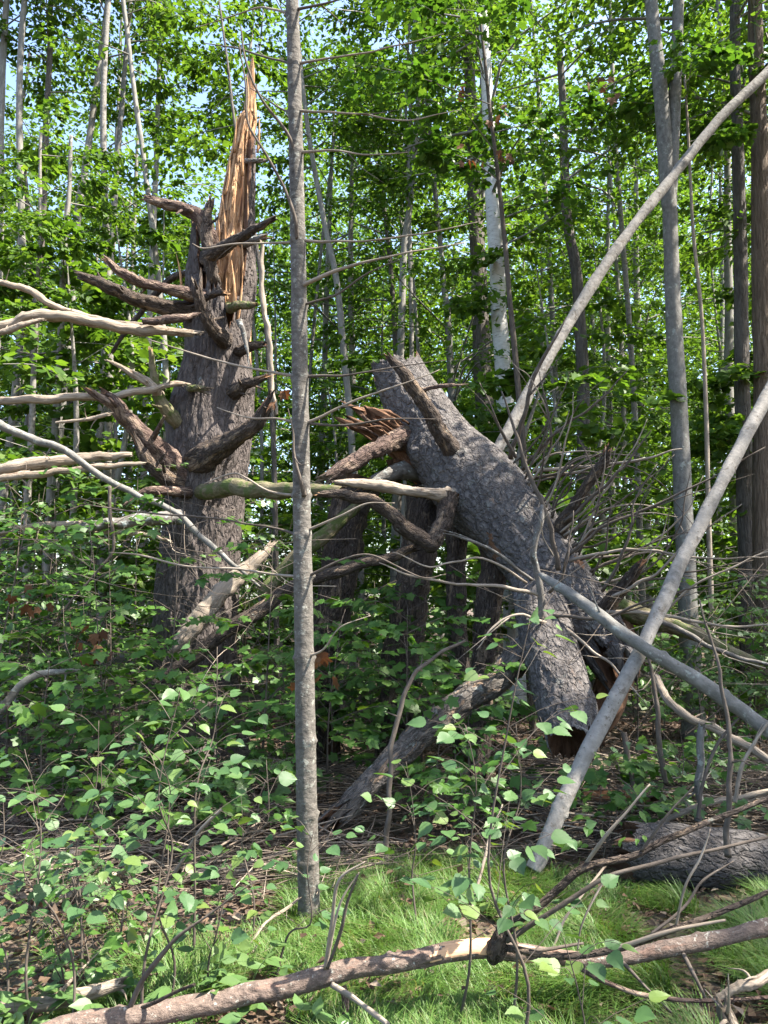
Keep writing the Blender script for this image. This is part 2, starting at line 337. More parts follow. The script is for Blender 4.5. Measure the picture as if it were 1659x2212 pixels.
def spray(P0, az, el, length, n, size, rng, flat=.35, width=.5):
    """leaves of one spray: a leafy twig from P0 with side twigs, lying nearly level"""
    d = np.array([math.cos(az) * math.cos(el), math.sin(az) * math.cos(el), math.sin(el)]); side = np.array([-math.sin(az), math.cos(az), 0])
    t = rng.rand(n) ** .75; lat = (rng.rand(n) * 2 - 1) * width * length * (1.05 - .6 * t)
    P = P0 + d * (t * length)[:, None] + side * lat[:, None] + np.array([0, 0, -1]) * (.22 * length * t ** 2 + .25 * np.abs(lat))[:, None]
    P[:, 2] += rng.randn(n) * .05 * length
    Hd = d[None] * .7 + side[None] * (np.sign(lat) * .8)[:, None] + rng.randn(n, 3) * .4; Hd[:, 2] -= .35
    Nm = np.array([0, 0, 1.0]) + rng.randn(n, 3) * flat
    return P, Hd, Nm, size * (.65 + .6 * rng.rand(n))

# ---------------------------------------------------------------- the ground
def build_ground():
    ys = np.concatenate([np.linspace(-14, 1, 31)[:-1], np.linspace(1, 13, 110)[:-1], 13 + 187 * np.linspace(0, 1, 60) ** 2])
    xs = np.concatenate([-14 - 120 * np.linspace(1, 0, 20)[:-1] ** 2, np.linspace(-14, 14, 140), 14 + 120 * np.linspace(0, 1, 20)[1:] ** 2])
    X, Y = np.meshgrid(xs, ys); Z = gz(X, Y) + .012 * vnoise(np.stack([X * 9, Y * 9, X * 0], -1))
    V = np.stack([X, Y, Z], -1).reshape(-1, 3); n = len(xs)
    i = (np.arange(len(ys) - 1)[:, None] * n + np.arange(n - 1)[None]).ravel()
    o = link('ground', mesh_np('ground', V, [np.stack([i, i + 1, i + n + 1, i + n], 1)], M['ground']))
    o['kind'] = 'structure'; o['label'] = 'brown forest floor of leaf litter and soil'
build_ground()

# ---------------------------------------------------------------- standing trees
def trunk_line(pts, d, dia, top, lean_depth=0.0):
    """pixel polyline (top to bottom) at depth d -> base on the ground ... top height in metres"""
    A = np.array([at(p[0], p[1], d) for p in pts])[::-1]                    # bottom first
    s = A[0] - A[1] if len(A) > 1 else np.array([0, 0, -1.]); s = s / max(abs(s[2]), .2)
    g = float(gz(A[0][0], d)); base = A[0] + (np.array([s[0] * .4, 0, -1]) * (A[0][2] - g + .08))
    u = unit(A[-1] - A[-2]) if len(A) > 1 else np.array([0, 0, 1.]); u = u / max(u[2], .4)
    P = [base] + list(A)
    if top > A[-1][2] + .5: P += [A[-1] + u * (top - A[-1][2]) * .5, A[-1] + u * (top - A[-1][2])]
    P = np.array(P); R0 = dia * mpp(d) * .5
    zz = (P[:, 2] - P[0, 2]) / max(P[-1, 2] - P[0, 2], 1e-3)
    zf = A[:, 2].min(); R = R0 * np.where(P[:, 2] > zf, 1 - .55 * np.clip((P[:, 2] - zf) / max(P[-1, 2] - zf, .1), 0, 1) ** 1.3, 1.05); R[0] = R0 * 1.3
    return np.column_stack([P, R])
def crown(tree, line, z0, z1, rad, nb, rng, size=.11, mat='far', tpl=LEAF_L, ns=6, nl=26, limb='grey', el=(.0, .5), thin=1.0, droop=.1):
    S = spline(line, 60); L = []; items = []
    for b in range(nb):
        z = z0 + (z1 - z0) * (b + rng.rand()) / nb
        i = int(np.argmin(np.abs(S[:, 2] - z))); p0 = S[i, :3]; q = (z - z0) / (z1 - z0)
        r = rad * (.55 + .5 * rng.rand()) * (1 - .45 * q ** 2) * (.6 + .6 * min(1, q * 3))
        az = rng.rand() * 6.283; e = el[0] + (el[1] - el[0]) * rng.rand()
        d = np.array([math.cos(az) * math.cos(e), math.sin(az) * math.cos(e), math.sin(e)])
        mid = p0 + d * r * .5 + rng.randn(3) * .06 * r; end = p0 + d * r + np.array([0, 0, -droop * r])
        C = spline(np.array([p0, mid, end]), 6); br = max(.006, min(S[i, 3] * .4, .012 * r + .004)) * thin
        items.append((C, np.linspace(br, br * .3, 6)))
        for s in range(ns):
            t = .3 + .7 * (s + rng.rand()) / ns; p = C[min(5, int(t * 5.2))]
            L.append(spray(p, az + rng.randn() * .7, rng.randn() * .15, r * (.28 + .25 * rng.rand()), nl, size, rng))
    if items: part('branches', join_tubes('branches', items, M[limb], 3), tree)
    return part('crown', leaf_mesh('crown', tpl, L, M[mat]), tree)
def tree(name, label, pts, d, dia, mat, top=14, group=None, seed=0, cr=None, sides=14, wob=.0, cat='tree'):
    line = trunk_line(pts, d, dia, top); rng = np.random.RandomState(seed + 100)
    t = root(name, label, cat, line[0, :3], group)
    S = spline(line, 56); P, R = S[:, :3].copy(), S[:, 3]
    if wob:
        for a in (0, 1): P[:, a] += wob * fbm(np.stack([P[:, 2] * .6, P[:, 2] * 0 + seed + a * 7.7, P[:, 2] * 0], -1), 2)
    part('trunk', tube('trunk', P, R, M[mat], sides, disp=lambda a, r, th, l: r * .09 * fbm(a * [9, 9, 3], 3), caps=(0, 1)), t)
    if cr: crown(t, line, rng=rng, **cr)
    return t, line
BT = [  # label, pixel line, depth, diameter px, bark, top, crown
 ('pale trunk cut by the frame in the upper left corner', [(15, 0), (3, 270), (0, 500)], 13, 17, 'grey', 18, dict(z0=11.5, z1=18, rad=2.2, nb=26)),
 ('straight thin dark grey trunk near the left edge', [(110, 0), (98, 250), (88, 480)], 13.5, 15, 'dark', 17, dict(z0=11, z1=17, rad=2.0, nb=22)),
 ('slender grey trunk leaning outward beside the sky gap', [(230, 0), (205, 200), (180, 380), (165, 500)], 14, 16, 'grey', 17, dict(z0=11.5, z1=17, rad=2.2, nb=22)),
 ('curved thin grey trunk passing behind the pale snag limb', [(268, 0), (298, 250), (335, 520), (347, 650), (360, 900)], 11.5, 14, 'grey', 15, dict(z0=10, z1=15, rad=2.0, nb=20)),
 ('thin grey stem rising just behind the curved trunk', [(357, 0), (342, 230), (334, 420)], 15, 12, 'grey', 17, dict(z0=11, z1=17, rad=1.8, nb=20)),
 ('thin hazy trunk standing deep behind the snag limbs', [(264, 0), (255, 200), (247, 450)], 19, 12, 'grey', 17, dict(z0=8, z1=17, rad=2.4, nb=24)),
 ('dark forked stem in front of the bright sky gap', [(58, 150), (45, 260), (50, 345), (70, 700)], 20, 13, 'dark', 17, dict(z0=13, z1=17, rad=2, nb=8)),
 ('sunlit pale trunk low among the leaves at far left', [(78, 640), (72, 800), (66, 1000)], 10.5, 13, 'pole', 8.5, dict(z0=5, z1=8.5, rad=1.6, nb=18)),
 ('grey understory trunk left of the snag limbs', [(135, 640), (122, 860), (112, 1060)], 11.5, 18, 'grey', 9, dict(z0=4.5, z1=9, rad=1.7, nb=22)),
 ('thin trunk between the slim tree and the splintered snag top', [(470, 0), (490, 140), (508, 280), (560, 560), (585, 850)], 10.5, 10, 'dark', 10.5, dict(z0=7.5, z1=10.5, rad=1.4, nb=8)),
 ('grey trunk leaning behind the slim tree', [(655, 180), (672, 320), (700, 480), (742, 720)], 14, 14, 'grey', 15, dict(z0=9.5, z1=15, rad=2.2, nb=24)),
 ('pale patchy trunk right of the slim tree', [(925, 0), (908, 200), (886, 430), (870, 620)], 14.5, 15, 'grey', 16, dict(z0=10, z1=16, rad=2.3, nb=25)),
 ('straight lichened pole tree right of the patchy trunk', [(918, 180), (940, 400), (958, 620), (968, 730)], 15, 13, 'polegrey', 15, dict(z0=9.5, z1=15, rad=2.2, nb=24)),
 ('wispy thin trunk above the fallen trunk', [(795, 150), (815, 320), (832, 480), (850, 700)], 17, 11, 'dark', 15, dict(z0=7, z1=15, rad=2.2, nb=24)),
 ('thin brown sapling trunk crossing in front of the birch', [(1035, 0), (1052, 150), (1075, 380), (1100, 600), (1122, 860)], 9.4, 13, 'stem', 9.5, dict(z0=6.6, z1=9.5, rad=1.8, nb=12, tpl=MAPLE_M, mat='maple', size=.1)),
 ('white birch trunk with peeling bark behind the leaning pole', [(1040, 40), (1062, 430), (1074, 620), (1092, 940), (1100, 1100)], 12.5, 40, 'birch', 14, dict(z0=7.2, z1=14, rad=2.4, nb=24)),
 ('dark broad trunk directly behind the white birch', [(1020, 300), (1030, 500), (1048, 900)], 15.5, 40, 'dark', 16, dict(z0=8, z1=16, rad=2.6, nb=24)),
 ('dark flaky trunk standing between birch and forked tree', [(1212, 200), (1228, 460), (1252, 640), (1262, 980), (1267, 1140)], 12.5, 31, 'dark', 11.5, dict(z0=8.2, z1=11.5, rad=2.2, nb=18)),
 ('thin crooked pale stem right of the forked trunk', [(1482, 160), (1492, 320), (1502, 500), (1518, 720), (1526, 1000), (1530, 1300)], 9.6, 11, 'pale_twig', 9, dict(z0=7.5, z1=9, rad=1.2, nb=6, tpl=MAPLE_M, mat='maple', size=.1)),
 ('slender grey trunk just left of the dark edge trunk', [(1550, 0), (1568, 280), (1574, 600), (1578, 900)], 13.5, 20, 'grey', 14, dict(z0=8, z1=14, rad=2, nb=22)),
 ('tall dark trunk with one sunlit side near the right edge', [(1588, 0), (1595, 400), (1602, 800), (1612, 1200), (1620, 1480)], 11, 37, 'dark', 14, dict(z0=8.5, z1=14, rad=2.2, nb=22)),
 ('furrowed brown trunk cut by the right frame edge', [(1632, 0), (1640, 400), (1648, 900), (1652, 1400)], 10.4, 50, 'brown', 14, dict(z0=8.5, z1=14, rad=2.2, nb=22)),
 ('lean grey trunk seen between fork and dark trunk', [(1330, 560), (1345, 800), (1352, 1100)], 17, 12, 'grey', 13, dict(z0=5, z1=13, rad=2.2, nb=24)),
]
for k, (lab, pts, d, dia, mt, top, cr) in enumerate(BT):
    nm = 'birch_tree' if 'birch trunk with' in lab else 'forest_tree'
    tree(nm, lab, pts, d, dia, mt, top, 'standing trees behind the windthrow', k, cr, wob=.04)
# the forked grey tree
ft, fl = tree('forked_tree', 'smooth grey tree that forks into two upright stems', [(1466, 0), (1458, 200), (1449, 380), (1447, 460), (1456, 700), (1472, 1000), (1490, 1400), (1496, 1500)], 9.3, 42, 'polegrey', 12, 'standing trees behind the windthrow', 51, dict(z0=8, z1=12, rad=1.8, nb=9), sides=18)
P, R = pixels([(1450, 480, 9.3, 30), (1441, 400, 9.28, 34), (1430, 230, 9.25, 33), (1412, 60, 9.2, 30), (1395, -120, 9.2, 26), (1370, -400, 9.2, 16)], 30); part('stem', tube('stem', P, R, M['polegrey'], 14, caps=(0, 1)), ft)

# anonymous background: trees farther off, alike enough that nothing tells them apart
rng = np.random.RandomState(5)
def side_of(x, y):                          # which landmark a background tree stands behind
    return 'left of the slim tree' if x < -.11 * y else ('behind the fallen trunk' if x < .22 * y else 'at the right behind the leaning poles')
def far_tree(x, y, k, big):
    h = (9 + 9 * rng.rand()) if big else (4 + (4.5 if y < 13 else 7) * rng.rand()); g = float(gz(x, y)); r0 = (.06 + .06 * rng.rand()) if big else .03 + .025 * rng.rand()
    ln = rng.randn(2) * (.5 if big else .35)
    line = np.array([[x, y, g - .1, r0 * 1.25], [x + ln[0] * .3, y, g + h * .3, r0], [x + ln[0] * .6 + rng.randn() * .15, y + ln[1] * .3, g + h * .65, r0 * .75], [x + ln[0], y + ln[1], g + h, r0 * .2]])
    w = side_of(x, y); lab = (('distant slender forest tree ' if y > 22 else 'slender middle distance forest tree ') + w, ('farthest' if y > 22 else 'middle distance') + ' forest trees ' + w) if big else (('far ' if y > 19 else 'nearer ' if y < 13 else 'middle distance ') + 'young leafy maple ' + w, ('far ' if y > 19 else 'nearer ' if y < 13 else 'middle distance ') + 'young maples ' + w)
    t = root('distant_tree' if big else 'young_maple', lab[0], 'tree', line[0, :3], lab[1])
    S = spline(line, 20); part('trunk', tube('trunk', S[:, :3], S[:, 3], M[['grey', 'polegrey', 'grey', 'pole'][k % 4]], 8, caps=(0, 0)), t)
    if big: crown(t, line, h * .34, h, 2.6 + rng.rand(), 27, rng, size=.165 if y > 22 else .132, ns=6, nl=26)
    else: crown(t, line, .6 if y > 11 else 1.2, h, 1.5 + .7 * rng.rand(), 30, rng, size=.132, ns=5, nl=18, tpl=MAPLE_M if y < 13 else LEAF_L, el=(-.1, .35), thin=.7)
k = 0
for y0, y1, n, big in ((15, 22, 16, True), (22, 36, 34, True), (10, 13, 9, False), (13, 19, 20, False), (19, 30, 26, False)):
    for q in range(n):
        y = y0 + (y1 - y0) * rng.rand(); x = ((q + rng.rand()) / n * 2 - 1) * y * .68
        if y < 13 and -.3 < x / y < .25 and False: continue
        far_tree(x, y, k, big); k += 1
for q in range(13):
    y = 12.5 + 7.5 * rng.rand(); x = ((q + rng.rand()) / 13 * 2 - 1) * y * .55; g = float(gz(x, y)); h = 17 + 3 * rng.rand(); r0 = .035 + .035 * rng.rand(); ln = rng.randn() * .7
    line = np.array([[x, y, g - .1, r0 * 1.3], [x + ln * .2 + rng.randn() * .1, y, g + h * .3, r0], [x + ln * .5 + rng.randn() * .2, y, g + h * .6, r0 * .8], [x + ln, y, g + h, r0 * .25]])
    t = root('distant_tree', 'thin bare trunk rising through leaves ' + side_of(x, y), 'tree', line[0, :3], 'thin bare background trunks ' + side_of(x, y))
    S = spline(line, 40); part('trunk', tube('trunk', S[:, :3], S[:, 3], M[['grey', 'polegrey', 'pole', 'grey'][q % 4]], 10, caps=(0, 0)), t); crown(t, line, h * .68, h, 1.8, 16, rng, size=.12, ns=5, nl=26)
# the wood beyond: one mass
def far_wood():
    L = []; r = np.random.RandomState(8)
    for q in range(4200):
        y = 33 + 24 * r.rand(); x = (r.rand() * 2 - 1) * y * .72; z = .3 + 27 * r.rand() ** 1.15
        L.append(spray(np.array([x, y, z]), r.rand() * 6.28, 0, 1.9 + r.rand(), 27, .275, r, width=.8, flat=.6))
    for q in range(2600):
        y = 38 + 22 * r.rand(); x = y * (-.16 + .78 * r.rand()); z = 6 + 28 * r.rand()
        L.append(spray(np.array([x, y, z]), r.rand() * 6.28, 0, 1.9 + r.rand(), 26, .28, r, width=.8, flat=.6))
    o = link('distant_woods', leaf_mesh('distant_woods', LEAF_L, L, M['far'])); o['kind'] = 'stuff'; o['label'] = 'mass of leaves of the far wood'
far_wood()
# trees added around the viewpoint, trunks out of frame, to dapple the sunlight
for q, (x, y, h, r) in enumerate([(6.9, -1.9, 13, 3.0), (8.6, 5.2, 13.5, 3.0), (11.6, 2.0, 15, 3.0), (9.4, 8.2, 14, 3.0), (6.6, 11.2, 13, 2.6), (2.2, -3.6, 13, 3.0), (3.6, 4.5, 12, 1.6)]):
    rr = np.random.RandomState(40 + q); g = float(gz(x, y))
    line = np.array([[x, y, g - .1, .2], [x + .1, y, g + h * .4, .15], [x - .1, y + .1, g + h * .7, .11], [x, y, g + h, .03]])
    t = root('added_shade_tree', 'tall maple beside the viewpoint shading the clearing', 'tree', line[0, :3], 'trees around the viewpoint')
    S = spline(line, 24); part('trunk', tube('trunk', S[:, :3], S[:, 3], M['grey'], 10, caps=(0, 1)), t)
    crown(t, line, h * .5, h, r, 30, rr, size=.15, ns=5, nl=26)

# ---------------------------------------------------------------- the snag
def bark_disp(amp, fth, fl):
    def f(a, r, th, l):
        w = .35 * fbm(a * [5, 5, 2], 2)
        n = fbm(a * [fth, fth, fl] + w[..., None], 3); return amp * (1 - 2.6 * np.abs(n)) + amp * 2.2 * fbm(a * [2, 2, 1.1], 2)
    return f
SD = 8.3
def build_snag():
    t = root('broken_snag', 'tall broken dead conifer with splintered orange top and limb stubs', 'tree', at(410, 1625, SD) * [1, 1, 0])
    ctrl = [(402, 1680, 208), (408, 1600, 186), (418, 1450, 172), (430, 1250, 172), (446, 1050, 172), (458, 900, 172), (467, 800, 163), (473, 700, 155), (480, 600, 146), (485, 500, 140), (489, 380, 134), (494, 250, 130)]
    C = np.array([list(at(x, y, SD + .0012 * (1600 - y) * .25)) + [w * mpp(SD) * .5] for x, y, w in ctrl])
    ns, nr = 160, 430
    S = spline(C, 400); th = np.linspace(-math.pi, math.pi, ns, endpoint=False)
    deg = np.degrees(th)
    # where the bark shell ends: pixel heights round the stem (0 = picture right, -90 = towards the viewer)
    key = [(-180, 470), (-150, 455), (-128, 520), (-112, 640), (-95, 625), (-75, 655), (-55, 690), (-38, 600), (-24, 420), (-12, 285), (10, 248), (45, 300), (80, 390), (120, 560), (150, 520), (180, 470)]
    hp = np.interp(deg, [a for a, _ in key], [b for _, b in key])
    jg = np.random.RandomState(3).randn(ns); jg = jg + .5 * np.roll(jg, 1); hp = hp + 20 * fbm(np.stack([deg * .12, deg * 0, deg * 0], -1), 2) + 9 * jg
    ht = np.array([at(480, y, SD)[2] for y in hp]); zb = C[0, 2]
    tt = np.linspace(0, 1, nr)[:, None]; Z = zb + tt * (ht[None] - zb)
    ix = np.clip(np.searchsorted(S[:, 2], Z), 0, len(S) - 1)
    cx, cy, rr = S[ix, 0], S[ix, 1], S[ix, 3]
    a = np.stack([rr * np.cos(th), rr * np.sin(th), Z], -1)
    d = bark_disp(.027, 15, 3.4)(a, rr, th[None], Z)
    flare = .16 * np.exp(-np.clip(Z - 0, 0, 9) / .35) * (1 + .5 * np.cos(5 * th)[None])
    r = rr + d + flare
    # swellings below the limbs
    for (dg, py, sz, am) in ((195, 1010, .22, .09), (-62, 965, .2, .09), (-100, 700, .14, .05), (175, 660, .16, .05), (185, 890, .16, .06), (-20, 830, .12, .05)):
        zz = at(450, py, SD)[2]; dd = np.abs((deg - dg + 180) % 360 - 180)[None] * math.pi / 180 * .4
        r = r + am * np.exp(-(dd ** 2 + (Z - zz) ** 2) / (sz * sz))
    V = np.stack([cx + r * np.cos(th), cy + r * np.sin(th), Z], -1)
    ri = np.maximum(r[-1] - .05, .1); inner = [np.stack([cx[-1] + ri * np.cos(th), cy[-1] + ri * np.sin(th), Z[-1] - q], -1) for q in (.015, .7)]
    VV = np.vstack([V.reshape(-1, 3), inner[0], inner[1]]); A = np.vstack([a.reshape(-1, 3), inner[0], inner[1]])
    n = nr + 2; i = np.arange(n - 1)[:, None] * ns; j = np.arange(ns)[None]; kk = (j + 1) % ns
    Q = np.stack([i + j, i + kk, i + ns + kk, i + ns + j], -1).reshape(-1, 4); mid = np.zeros((n - 1, ns), int); mid[-2:] = 1
    trunk = part('trunk', mesh_np('trunk', VV, [Q], [M['snag'], M['rot']], True, A, mid.ravel()), t)
    # torn heartwood: pixel silhouette left / right edges
    core = [(820, 430, 540), (690, 428, 545), (620, 440, 543), (560, 452, 545), (500, 462, 546), (440, 473, 547), (390, 482, 547), (345, 492, 548), (300, 504, 551), (262, 511, 557), (248, 518, 557), (240, 527, 556), (215, 529, 553), (185, 532, 551), (155, 537, 551), (130, 543, 548), (124, 545, 546)]
    CC = np.array([list(at((l + rr_) / 2, y, SD + .0003 * (1600 - y) + (.10 if y < 520 else .0))) + [(rr_ - l) * mpp(SD) * .5] for y, l, rr_ in core])
    yy = np.linspace(0, len(core) - 1, 300); SS = np.stack([np.interp(yy, range(len(core)), CC[:, c]) for c in range(4)], 1)
    m = 110; ph = np.linspace(-math.pi, math.pi, m, endpoint=False); rw = SS[:, 3:4]
    st = np.stack([np.cos(ph) * 6 + 0 * rw, np.sin(ph) * 6 + 0 * rw, SS[:, 2:3] * .55 + 0 * ph], -1)
    wv = .5 * fbm(st * [.3, .3, 2], 2)[..., None]
    rid = .7 * fbm(st * [.9, .9, .8] + wv, 2) + .45 * fbm(st * [3, 3, 1.3] + wv, 3) + .14 * (1 - 3 * np.abs(vnoise(st * [5, 5, 2.4] + wv))) + .22 * vnoise(st * [9, 9, 14])
    dep = np.minimum(rw, .24)
    step = .042 * (np.floor(2.6 * fbm(st * [.9, .9, 3.4] + 7, 3)) + .5) * (rw > .1)
    rx = rw * (1 + .10 * rid); ry = dep * (.78 + .2 * rid) + step
    V2 = np.stack([SS[:, 0:1] + rx * np.cos(ph), SS[:, 1:2] + ry * np.sin(ph), SS[:, 2:3] + 0 * ph + .05 * rid], -1).reshape(-1, 3)
    A2 = np.stack([rx * np.cos(ph), ry * np.sin(ph), SS[:, 2:3] + 0 * ph], -1).reshape(-1, 3)
    i = np.arange(299)[:, None] * m; j = np.arange(m)[None]; kk = (j + 1) % m
    hw = part('heartwood', mesh_np('heartwood', V2, [np.stack([i + j, i + kk, i + m + kk, i + m + j], -1).reshape(-1, 4)], M['wood'], True, A2), t)
    # splinters standing off the torn wood
    r = np.random.RandomState(6)
    spl = [(497, 346, 486, 420, 9), (512, 250, 507, 330, 8), (560, 245, 556, 330, 9), (470, 455, 468, 560, 10), (462, 500, 470, 640, 12), (480, 420, 484, 560, 9), (500, 560, 505, 690, 12), (520, 480, 524, 640, 9), (535, 400, 532, 560, 9), (455, 560, 480, 690, 14), (490, 600, 478, 690, 10), (525, 590, 512, 700, 10), (445, 590, 458, 700, 9), (508, 400, 502, 520, 8), (540, 215, 538, 300, 10), (527, 290, 524, 380, 8), (380, 545, 392, 620, 8), (533, 160, 533, 250, 8), (552, 190, 550, 260, 7)]
    for q, (x0, y0, x1, y1, w) in enumerate(spl):
        dd = SD + .0003 * (1600 - y0) - (.12 if y0 < 420 else .2) - .06 * r.rand()
        if y0 > 540: dd = SD - .02
        P, R = pixels([(x1, y1, dd + .05, w * 1.3), ((x0 + x1) / 2 + r.randn() * 2, (y0 + y1) / 2, dd, w), (x0, y0, dd - .03, .6)], 8)
        sub('splinter', tube('splinter', P, R * .6, M['wood'], 5), hw)
    L = lambda pts: [(a, b, SD + c + .0003 * (1600 - b) - .12, w) for a, b, c, w in pts]
    limbs = [  # control points (x, y, depth offset, dia), bark, end
        ([(455, 520, -.12, 34), (437, 478, -.22, 36), (405, 455, -.26, 31), (345, 438, -.3, 25), (314, 430, -.3, 15)], 'redlimb', 'bleached', 'pale tipped limb stub bending left'),
        ([(462, 600, -.25, 26), (447, 520, -.3, 30), (448, 470, -.3, 28), (455, 432, -.3, 18)], 'limb', 'wood', None),
        ([(452, 552, -.3, 34), (490, 530, -.5, 30), (540, 502, -.7, 24), (594, 473, -.9, 13)], 'limb', 'limb', None),
        ([(440, 640, -.2, 32), (380, 628, -.45, 27), (310, 612, -.6, 25), (265, 590, -.7, 23), (231, 563, -.75, 13)], 'redlimb', 'wood', None),
        ([(420, 672, -.1, 44), (350, 664, -.3, 38), (280, 642, -.45, 33), (215, 612, -.55, 30), (168, 597, -.6, 20)], 'limb', 'bleached', None),
        ([(480, 730, -.3, 36), (455, 705, -.5, 30), (434, 665, -.62, 28), (427, 635, -.68, 28), (426, 612, -.7, 29)], 'limb', 'bleached', 'upright sawn-looking stub with pale end'),
        ([(445, 640, -.4, 14), (468, 636, -.55, 14), (485, 634, -.62, 13)], 'limb', 'wood', None),
        ([(535, 350, .1, 13), (555, 347, .05, 12), (571, 346, .05, 12)], 'lich', 'bleached', None),
        ([(530, 525, -.1, 20), (555, 518, -.2, 17), (576, 514, -.25, 13)], 'lich', 'wood', None),
        ([(500, 665, -.38, 22), (530, 660, -.5, 20), (556, 660, -.6, 11)], 'moss', 'rot', None),
        ([(520, 756, -.2, 24), (548, 748, -.35, 22), (573, 745, -.4, 13)], 'limb', 'rot', None),
        ([(400, 925, -.1, 40), (362, 890, -.35, 32), (340, 850, -.45, 26), (330, 810, -.5, 20), (325, 756, -.5, 12)], 'moss', 'wood', None),
        ([(340, 850, -.45, 20), (318, 825, -.5, 20), (275, 800, -.55, 15), (229, 778, -.6, 5)], 'bleached', 'bleached', 'pale flat torn prong'),
        ([(405, 1035, -.1, 78), (350, 985, -.35, 58), (295, 930, -.55, 48), (250, 880, -.7, 40), (216, 852, -.75, 34)], 'redlimb', 'rot', 'thick reddish limb stub rising left'),
        ([(440, 990, -.3, 60), (490, 958, -.55, 46), (540, 925, -.75, 40), (568, 895, -.85, 38), (582, 868, -.9, 30)], 'limb', 'rot', 'thick dark limb stub curving up right'),
        ([(505, 845, -.2, 36), (540, 826, -.35, 26), (578, 812, -.4, 18)], 'limb', 'wood', None),
        ([(410, 838, -.35, 16), (428, 840, -.48, 17), (443, 843, -.52, 16)], 'moss', 'bleached', None),
        ([(400, 1060, -.15, 50), (350, 1030, -.45, 34), (315, 990, -.55, 30), (295, 945, -.6, 18)], 'limb', 'wood', None),
        ([(410, 1065, -.3, 24), (345, 1060, -.6, 20), (305, 1066, -.7, 17), (268, 1092, -.75, 6)], 'redlimb', 'bleached', None),
        ([(400, 830, .3, 13), (370, 832, .5, 14), (345, 836, .6, 9)], 'limb', 'wood', None),
        ([(430, 590, .35, 16), (390, 592, .5, 15), (345, 625, .7, 15), (270, 720, .9, 13), (245, 760, 1.0, 10)], 'limb', 'limb', None),
    ]
    for q, (pts, mt, em, lab) in enumerate(limbs):
        p0, p1 = pts[0], pts[1]; pts = [(p0[0] + .25 * (p0[0] - p1[0]), p0[1] + .25 * (p0[1] - p1[1]), max(p0[2], -.05) + .12, p0[3] * .9)] + pts
        P, R = pixels(L(pts), 90, .02, q); R = R * np.linspace(.92, .76, 90) * (1 + .22 * np.exp(-np.arange(90) / 22.))
        o = part('limb_stub', tube('limb_stub', P, R, [M[mt], M[em]], 22, disp=rough(.24, .2), jag1=R[-1] * 2.0, seed=q, hollow=.2), t)
        if lab: o['label'] = lab
        for z_ in range(3 if R[40] > .05 else 2):             # small broken side twigs
            i = r.randint(35, 84); tg = unit(P[i + 1] - P[i]); dv = unit(r.randn(3) + tg * .5 + [0, -.4, 0]); ln = R[i] * (1.6 + 2.6 * r.rand())
            sub('side_twig', tube('side_twig', spline(np.array([P[i], P[i] + dv * ln * .6, P[i] + dv * ln + r.randn(3) * .012]), 7), np.linspace(R[i] * .34, R[i] * .12, 7), M[mt], 7), o)
    return t
build_snag()

